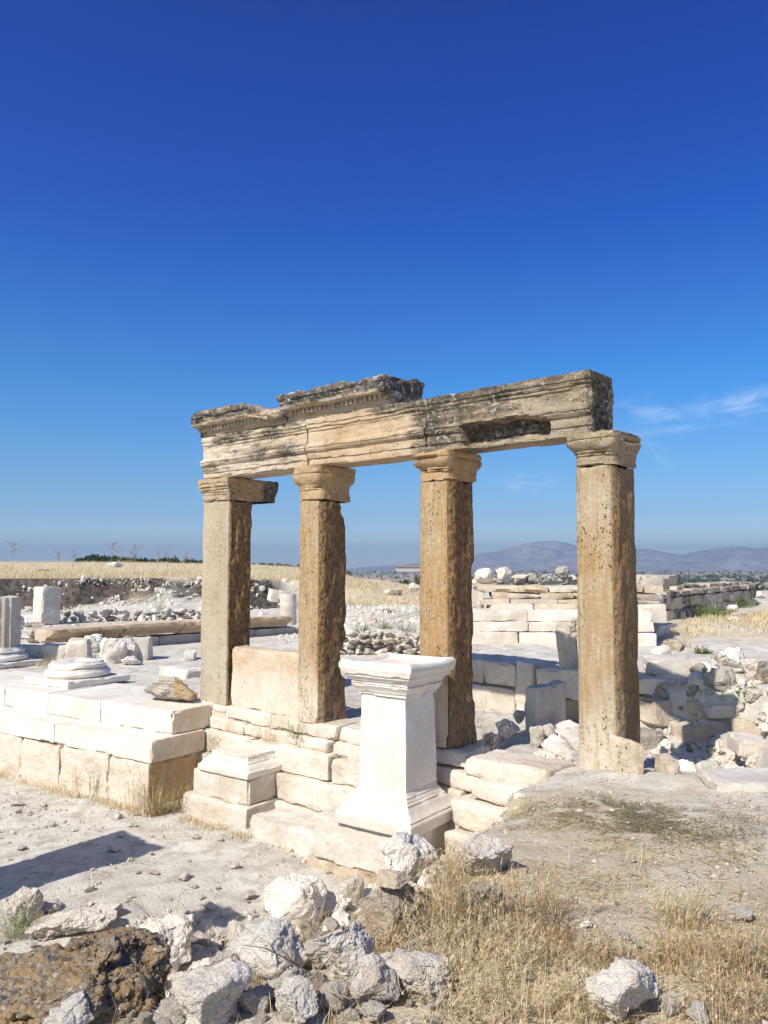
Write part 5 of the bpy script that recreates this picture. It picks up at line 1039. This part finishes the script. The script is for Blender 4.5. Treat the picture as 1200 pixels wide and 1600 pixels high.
rubble_wall('rubble_wall', U(30, 1004, 1.34), U(180, 1000, 1.34), 1.34, 2, .42, ['lime_white', 'lime'], 41, 'low tumbled wall of white stones behind the left rubble blocks', thick=.3)
rubble_wall('rubble_wall', U(90, 972, 1.34), U(330, 966, 1.34), 1.34, 2, .42, ['marble_grey', 'lime_dark'], 42, 'long low stone wall at the foot of the cut bank', thick=.3)
rubble_wall('rubble_wall', (-1.25, 20.7), (3.0, 20.4), 1.32, 4, .26, ['lime_dark', 'lime', 'marble_grey'], 43, 'dry rubble wall seen between the second and third columns', thick=.24)
for i, (px, py, w, h, mk) in enumerate([(12, 985, 40, 30, 'lime_white'), (38, 980, 30, 22, 'lime_white'), (10, 1000, 30, 20, 'lime'), (60, 985, 26, 14, 'lime_dark')]): rock(px, py, w, h, mk, i + 3, label=['big white rock at the left edge behind the fluted drum', 'white rock left of the upright squared block', 'grey rock just above the fluted drum', 'dark stone at the foot of the upright squared block'][i], n=4)
ablock(298, 1032, 18, 14, .6, 'marble_old', 'small pale block on the floor behind the pale pier', 745, .3)
# grooved fallen moulding and slabs on the rubble slope between columns two and three
V, F_ = rblock(2.2, 1.2, .16, .05, .01, 4, 750, .05, .03); V[:, 2] += .035 * np.sign(np.sin(V[:, 1] * 26)) * (V[:, 2] > .1); o = mesh_obj('grooved_slab', V, F_, M['marble_grey']); q = UY(650, 975, 25.5); put(o, None, tuple(q), rot=(.28, -.18, .5)); tag(o, 'tilted grooved marble slab beside the orange-brown column', 'slab')
for i, (px, py, w, h, mk, lab) in enumerate([(612, 931, 34, 14, 'lime_white', 'white boulder on the dry grass slope between the columns'), (648, 925, 22, 14, 'lime_white', 'white rock on the grass beside the orange-brown column'), (572, 914, 14, 7, 'lime_dark', 'small dark rock in the dry grass between the columns'), (600, 958, 26, 10, 'lime_white', 'pale stone in the rubble slope'), (175, 886, 27, 9, 'lime_white', 'long white rock on the skyline of the grass terrace'), (66, 894, 24, 7, 'lime', 'grey rock in the dry grass left of the skyline rock')]): rock(px, py, w, h, mk, i + 2, label=lab, n=4)
# stones of the cut bank and the rubble slope
R = np.random.RandomState(31); n = 12000; ang_ = R.uniform(-.56, -.08, n); Y = R.uniform(38, 48, n); X = ang_ * Y; e_ = .25; g0 = ground_z(X, Y); sl_ = np.hypot((ground_z(X + e_, Y) - g0), (ground_z(X, Y + e_) - g0)) / e_
cl = fbm(np.column_stack([ang_ * 30, g0 * 2.5, Y * .3]), 55, 3); kp = (sl_ > .22) & (cl > R.uniform(-.45, .75, n)); P = np.column_stack([X, Y - .05, g0 + R.uniform(-.25, .25, n) * 0])[kp]
tag(rocks_mesh('bank_stones', P, R.gamma(1.5, .034, len(P)) + .015, 'marble_grey', 1, 32), kind='stuff')
n = 3200; ang_ = R.uniform(-.13, .10, n); Y = R.uniform(22.5, 33.5, n); X = ang_ * Y; g0 = ground_z(X, Y); kp = fbm(np.column_stack([X, Y, 0 * X]) * .5, 56, 3) > R.uniform(-.8, .5, n); P = np.column_stack([X, Y, g0])[kp]
tag(rocks_mesh('slope_stones', P, R.gamma(1.4, .028, len(P)) + .015, 'marble_grey', 1, 33), kind='stuff')
n = 1500; ang_ = R.uniform(-.5, -.12, n); Y = R.uniform(27, 42, n); X = ang_ * Y; g0 = ground_z(X, Y); kp = fbm(np.column_stack([X, Y, 0 * X]) * .35, 57, 3) > R.uniform(-.3, .9, n); P = np.column_stack([X, Y, g0])[kp]
tag(rocks_mesh('yard_rubble', P, R.gamma(1.8, .04, len(P)) + .02, 'lime', 1, 34), kind='stuff')
# dry grass on the terrace, yellow grass at the right
n = 60000; ang_ = R.uniform(-.56, .10, n); Y = 44 + 66 * R.rand(n) ** 1.4; X = ang_ * Y; g0 = ground_z(X, Y); kp = g0 > 2.25
P = np.column_stack([X, Y, g0])[kp]; m = len(P); tag(blades('terrace_grass', P, R.uniform(.06, .32, m) * np.clip(1 + .8 * fbm(P * .25, 4, 3), .3, 2), R.uniform(0, .9, m), R.uniform(0, 6.28, m), .012, M['straw_pale'], 35), kind='stuff')
n = 26000; ang_ = R.uniform(.28, .56, n); Y = R.uniform(15, 32, n); X = ang_ * Y; g0 = ground_z(X, Y); den = sstep(18.5, 21.5, Y - (ang_ - .4) * 6) * (fbm(np.column_stack([X, Y, 0 * X]) * .4, 58, 3) * .6 + .75); kp = (R.rand(n) < den) & ((X - c[0]) * dv[1] - (Y - c[1]) * dv[0] > .5)
P = np.column_stack([X, Y, g0])[kp]; m = len(P); tag(blades('yellow_grass', P, R.uniform(.06, .24, m), R.uniform(0, .8, m), R.uniform(0, 6.28, m), .009, M['straw_pale'], 36), kind='stuff')
for (x0, x1, y0, y1, n, nm) in [(30, 135, 1030, 1044, 1500, 'rubble_wall_grass'), (380, 395, 880, 881, 10, 'x')][:1]:
    px = R.uniform(x0, x1, 26); AA = [hit(p_, R.uniform(y0, y1)) for p_ in px]; P = np.concatenate([q + np.column_stack([R.normal(0, .25, 50), R.normal(0, .12, 50), np.zeros(50)]) for q in AA]); m = len(P)
    tag(blades(nm, P, R.uniform(.08, .3, m), R.uniform(0, .8, m), R.uniform(0, 6.28, m), .006, M['straw_pale'], 37), kind='stuff')
n = 16000; ang_ = R.uniform(-.125, .10, n); Y = 33.5 + 26 * R.rand(n) ** 1.2; X = ang_ * Y; P = np.column_stack([X, Y, ground_z(X, Y)]); kp = fbm(P * .5, 66, 3) > R.uniform(-1, .3, n); P = P[kp]; m = len(P)
tag(blades('slope_grass', P, R.uniform(.06, .30, m), R.uniform(0, .9, m), R.uniform(0, 6.28, m), .012, M['straw_pale'], 39), kind='stuff')
for i, (px, py, w, h, mk, lab) in enumerate([(566, 1000, 26, 14, 'weed', 'yellow-green weeds at the left end of the dry rubble wall'), (600, 984, 22, 16, 'weed', 'green weed tuft above the middle of the dry rubble wall'), (632, 998, 30, 14, 'olive', 'olive weeds above the right end of the dry rubble wall'), (112, 980, 16, 12, 'weed', 'small green weed above the left rubble wall'), (134, 988, 14, 18, 'weed', 'yellow-green weed behind the white boulders at the left'), (176, 1018, 18, 24, 'weed', 'pale green weed between two white boulders at the left'), (60, 1000, 26, 16, 'straw_pale', 'dry tuft between the fluted drum and the rubble wall'), (208, 945, 24, 26, 'straw', 'dry brown weeds on the talus of the cut bank'), (245, 955, 14, 18, 'weed', 'green weed at the foot of the cut bank'), (305, 962, 12, 12, 'weed', 'green weed at the foot of the bank beside the pale pier'), (640, 925, 16, 26, 'straw_pale', 'tall dry stalk clump on the slope beside the orange-brown column'), (1070, 1012, 40, 14, 'straw_pale', 'sparse dry stalks on the sandy path at the right'), (1130, 1035, 30, 16, 'straw', 'dry tuft above the craggy grey boulder'), (1190, 1070, 30, 24, 'thistle', 'rusty dry plant among the rocks at the right edge'), (1150, 1200, 50, 10, 'olive', 'thin grey-green creeper on the flat slab at the right'), (505, 1168, 14, 36, 'weed', 'green weed growing from a joint of the footing below the second column'), (440, 1170, 24, 50, 'straw_pale', 'thin dry stalks on the footing step behind the small pedestal'), (345, 1165, 26, 40, 'olive', 'grey weeds between platform corner and footing')]): thicket('weed_tuft', px, py, w, h, 60 if w > 20 else 36, h, mk, 640 + i, .9, .006 if py < 1060 else .003, label=lab, cat='wild plant', loc={15: R2(1.85, -.24, 1.12), 16: R2(1.2, -.24, .965), 17: R2(-.05, -.33, .63)}.get(i))
# dead stalks on the skyline
for i, (px, y0, y1, lab) in enumerate([(20, 882, 850, 'tall branching dead stalk far left on the skyline'), (92, 880, 862, 'bushy dead stalk on the skyline, second from the left'), (114, 880, 862, 'dead stalk with a dense head beside the bushy one'), (174, 878, 848, 'tall straight dead stalk beside the skyline rock'), (184, 878, 862, 'short dead stalk right of the tall straight one'), (205, 880, 860, 'forked dead stalk in the middle of the terrace skyline'), (210, 880, 853, 'taller of the two crossed dead stalks on the skyline'), (247, 880, 864, 'short thin dead stalk on the skyline'), (262, 880, 856, 'dead stalk nearest the pale pier but one'), (288, 880, 866, 'short dead stalk nearest the pale pier')]):
    Y = 62 + 3 * (i % 4); q = UY(px, y0, Y); q[2] = gz(q[0], q[1]); hgt = (UY(px, y1, Y)[2] - q[2]); R_ = random.Random(i); S = [((0, 0, 0), (0, 0, hgt), .022, .01)]
    for k in range(12):
        z = hgt * R_.uniform(.45, .98); a = R_.uniform(0, 6.28); l = hgt * R_.uniform(.08, .24); S.append(((0, 0, z), (cos(a) * l, sin(a) * l, z + l * R_.uniform(.5, 1.2)), .014, .01))
        for _ in range(2): S.append(((cos(a) * l, sin(a) * l, z + l * .8), (cos(a) * l * 1.3 + R_.uniform(-.06, .06), sin(a) * l * 1.3, z + l * 1.2), .018, .012))
    o = sticks('dead_stalk', S, M['twig']); o.location = tuple(q); tag(o, lab, 'dead plant', 'dead stalks on the terrace skyline')

# ---------------------------------------------------------------- far country
def bushes(name, P, size, mat, seed, tall=1.0, per=46):
    """leafy clumps from small random faces"""
    R = np.random.RandomState(seed); n = len(P); m = per; D = R.normal(size=(n, m, 3)); D /= np.linalg.norm(D, axis=2, keepdims=True); rad = R.uniform(.35, 1, (n, m, 1)) * np.asarray(size)[:, None, None]; C = P[:, None, :] + D * rad * [1, 1, .8 * tall] + np.array([0, 0, 1])[None, None] * (np.asarray(size) * .7 * tall)[:, None, None]
    T = R.normal(size=(n, m, 3, 3)) * np.minimum(np.asarray(size) * .30, .42 if m > 200 else 9)[:, None, None, None]; V = (C[:, :, None, :] + T).reshape(-1, 3); k = len(V) // 3
    return mesh_obj(name, V, np.arange(k * 3).reshape(-1, 3), mat, smooth=False, attrs={'Rnd': np.repeat(R.rand(n), m * 3)})
R = np.random.RandomState(77); n = 2600; Y = 90 * np.exp(R.rand(n) * 2.6); ang_ = R.uniform(.05, .56, n); X = ang_ * Y; P = np.column_stack([X, Y, ground_z(X, Y)])
tag(bushes('far_scrub', P, R.uniform(.5, 1.4, n) * (1 + Y / 500), M['scrub'], 3, .8, 22), kind='stuff')
n = 520; Y = 140 + 160 * R.rand(n); ang_ = R.uniform(-.06, .06, n); X = ang_ * Y; P = np.column_stack([X, Y, ground_z(X, Y)]); tq = H + R.uniform(-3.4, .35, n) - (Y < 170) * 1.2; tag(bushes('green_orchard', P, np.clip((tq - P[:, 2]) / 1.95, .8, 6), M['scrub'], 4, 1, 300), kind='stuff')
n = 170; ang_ = np.concatenate([R.uniform(-.385, -.22, 130), R.uniform(-.20, -.05, 40)]); Y = R.uniform(125, 165, n); X = ang_ * Y; g0 = ground_z(X, Y); tp_ = H + np.interp(ang_, [-.4, -.37, -.3, -.22, -.15, -.05], [.9, 1.9, 1.6, 1.2, .8, .3]) * R.uniform(.75, 1.25, n); sz = np.clip((tp_ - g0) / 1.9, .4, 3)
tag(bushes('distant_wood', np.column_stack([X, Y, tp_ - sz * 1.75]), sz * .9, M['fir'], 5, 1.1, 60), kind='stuff')
n = 700; Y = R.uniform(900, 3200, n); ang_ = R.uniform(-.12, .56, n); X = ang_ * Y; P = np.column_stack([X, Y, ground_z(X, Y)]); tag(bushes('plain_trees', P, R.uniform(2.5, 5, n), M['scrub'], 6, .9, 20), kind='stuff')
# low far building
t = empty('farm_building', tuple(UY(648, 893, 700)), .1, 'low pale building far off beyond the orchard', 'building'); put(mesh_obj('wall', *rblock(32, 9, 4.0, 2, 0, 1, 5, 0, rnd_=0), M['farwall']), t); V, F_ = prism([(-5.5, 4), (5.5, 4), (0, 5.8)], 33, 2.0, -16.5); put(mesh_obj('roof', V, F_, M['twig']), t)
# hills on the right horizon
def hills(name, Y0, prof, depth, seed):
    """prof: [(px, y)] crest in the photo; ridge built as real terrain at distance Y0"""
    px = np.array([p[0] for p in prof], float); hh = (888.5 - np.array([p[1] for p in prof], float)) * Y0 / F + 22; x = np.linspace(px[0], px[-1], 420); crest = np.interp(x, px, hh); k_ = np.hanning(9); k_ /= k_.sum(); crest = np.convolve(np.pad(crest, 4, mode='edge'), k_, 'valid')
    X = (x - 600) / F * Y0; D = np.linspace(-1, 1, 60); XX, DD = np.meshgrid(X, D, indexing='ij'); C = crest[:, None]; P = np.column_stack([XX.ravel(), DD.ravel() * depth, 0 * XX.ravel()])
    rid = ridged(P * .0028, seed, 5).reshape(XX.shape); Z = C * (np.clip(1 - np.abs(DD), 0, 1) ** 1.25) + rid * C * .13 * np.clip(1 - np.abs(DD), 0, 1) * np.abs(DD) * 3.0 + rid * 3; Z = Z + H - 22
    i = np.arange(XX.size).reshape(XX.shape); Fq = np.stack([i[:-1, :-1].ravel(), i[1:, :-1].ravel(), i[1:, 1:].ravel(), i[:-1, 1:].ravel()], 1)
    o = mesh_obj(name, np.column_stack([XX.ravel(), Y0 + DD.ravel() * depth, Z.ravel()]), Fq, M['hill']); return tag(o, kind='structure')
hills('hills', 6500, [(690, 888), (720, 878), (750, 866), (775, 864), (800, 858), (820, 851), (845, 848), (870, 848), (885, 851), (900, 855), (930, 862), (960, 864), (990, 860), (1010, 860), (1040, 866), (1070, 870), (1100, 868), (1125, 862), (1145, 858), (1165, 861), (1200, 862), (1260, 860), (1330, 868), (1400, 884)], 900, 3)
hills('near_hills', 5000, [(640, 890), (700, 884), (760, 881), (840, 882), (900, 880), (960, 878), (1010, 880), (1060, 879), (1120, 881), (1180, 878), (1240, 880), (1320, 878), (1420, 889)], 450, 9)
hills('far_hills', 7600, [(560, 889), (640, 884), (700, 882), (745, 868), (760, 866), (820, 872), (980, 872), (1060, 870), (1090, 864), (1150, 855), (1175, 858), (1230, 856), (1300, 866), (1380, 884)], 500, 14)

# standing piers outside the left of the view: their shadows cross the sandy ground
def outside_pier(tip, h, w, label, seed, tilt=0):
    q = np.array(U(*tip, 0)[:2]) - np.array([sin(SUN_AZ), cos(SUN_AZ)]) * h / math.tan(SUN_EL); V, F_ = rblock(w, w * .8, h + .3, .08, .02, 2, seed, .06, .02)
    o = mesh_obj('standing_pier', V, F_, M['beige']); put(o, None, (q[0], q[1], -.3), radians(-40)); tag(o, label, 'pier', 'standing piers outside the left edge')
outside_pier((185, 1325), 3.6, 1.0, 'squared pier casting the long shadow at the left', 801); outside_pier((346, 1436), 4.2, .5, 'slim pier casting the short shadow beside the rocks', 802)

# ---------------------------------------------------------------- the hazy air over the plain
hz = mesh_obj('haze', np.array([(x, y, z) for x in (-9300, 9300) for y in (-40, 9300) for z in (-45, 250)], float), np.array([(0, 1, 3, 2), (4, 6, 7, 5), (0, 4, 5, 1), (2, 3, 7, 6), (0, 2, 6, 4), (1, 5, 7, 3)]), None, smooth=False)
mh = bpy.data.materials.new('haze'); mh.use_nodes = True; t_ = mh.node_tree; t_.nodes.clear(); oo = t_.nodes.new('ShaderNodeOutputMaterial'); pv = t_.nodes.new('ShaderNodeVolumePrincipled'); pv.inputs['Color'].default_value = (.50, .71, 1.0, 1); pv.inputs['Density'].default_value = HAZE; pv.inputs['Anisotropy'].default_value = .2
t_.links.new(pv.outputs[0], oo.inputs['Volume']); hz.data.materials.append(mh); tag(hz, kind='stuff')

# every free-standing mesh is its own object; drop the helper meshes that carry nothing
for m_ in [m for m in bpy.data.meshes if m.users == 0]: bpy.data.meshes.remove(m_)
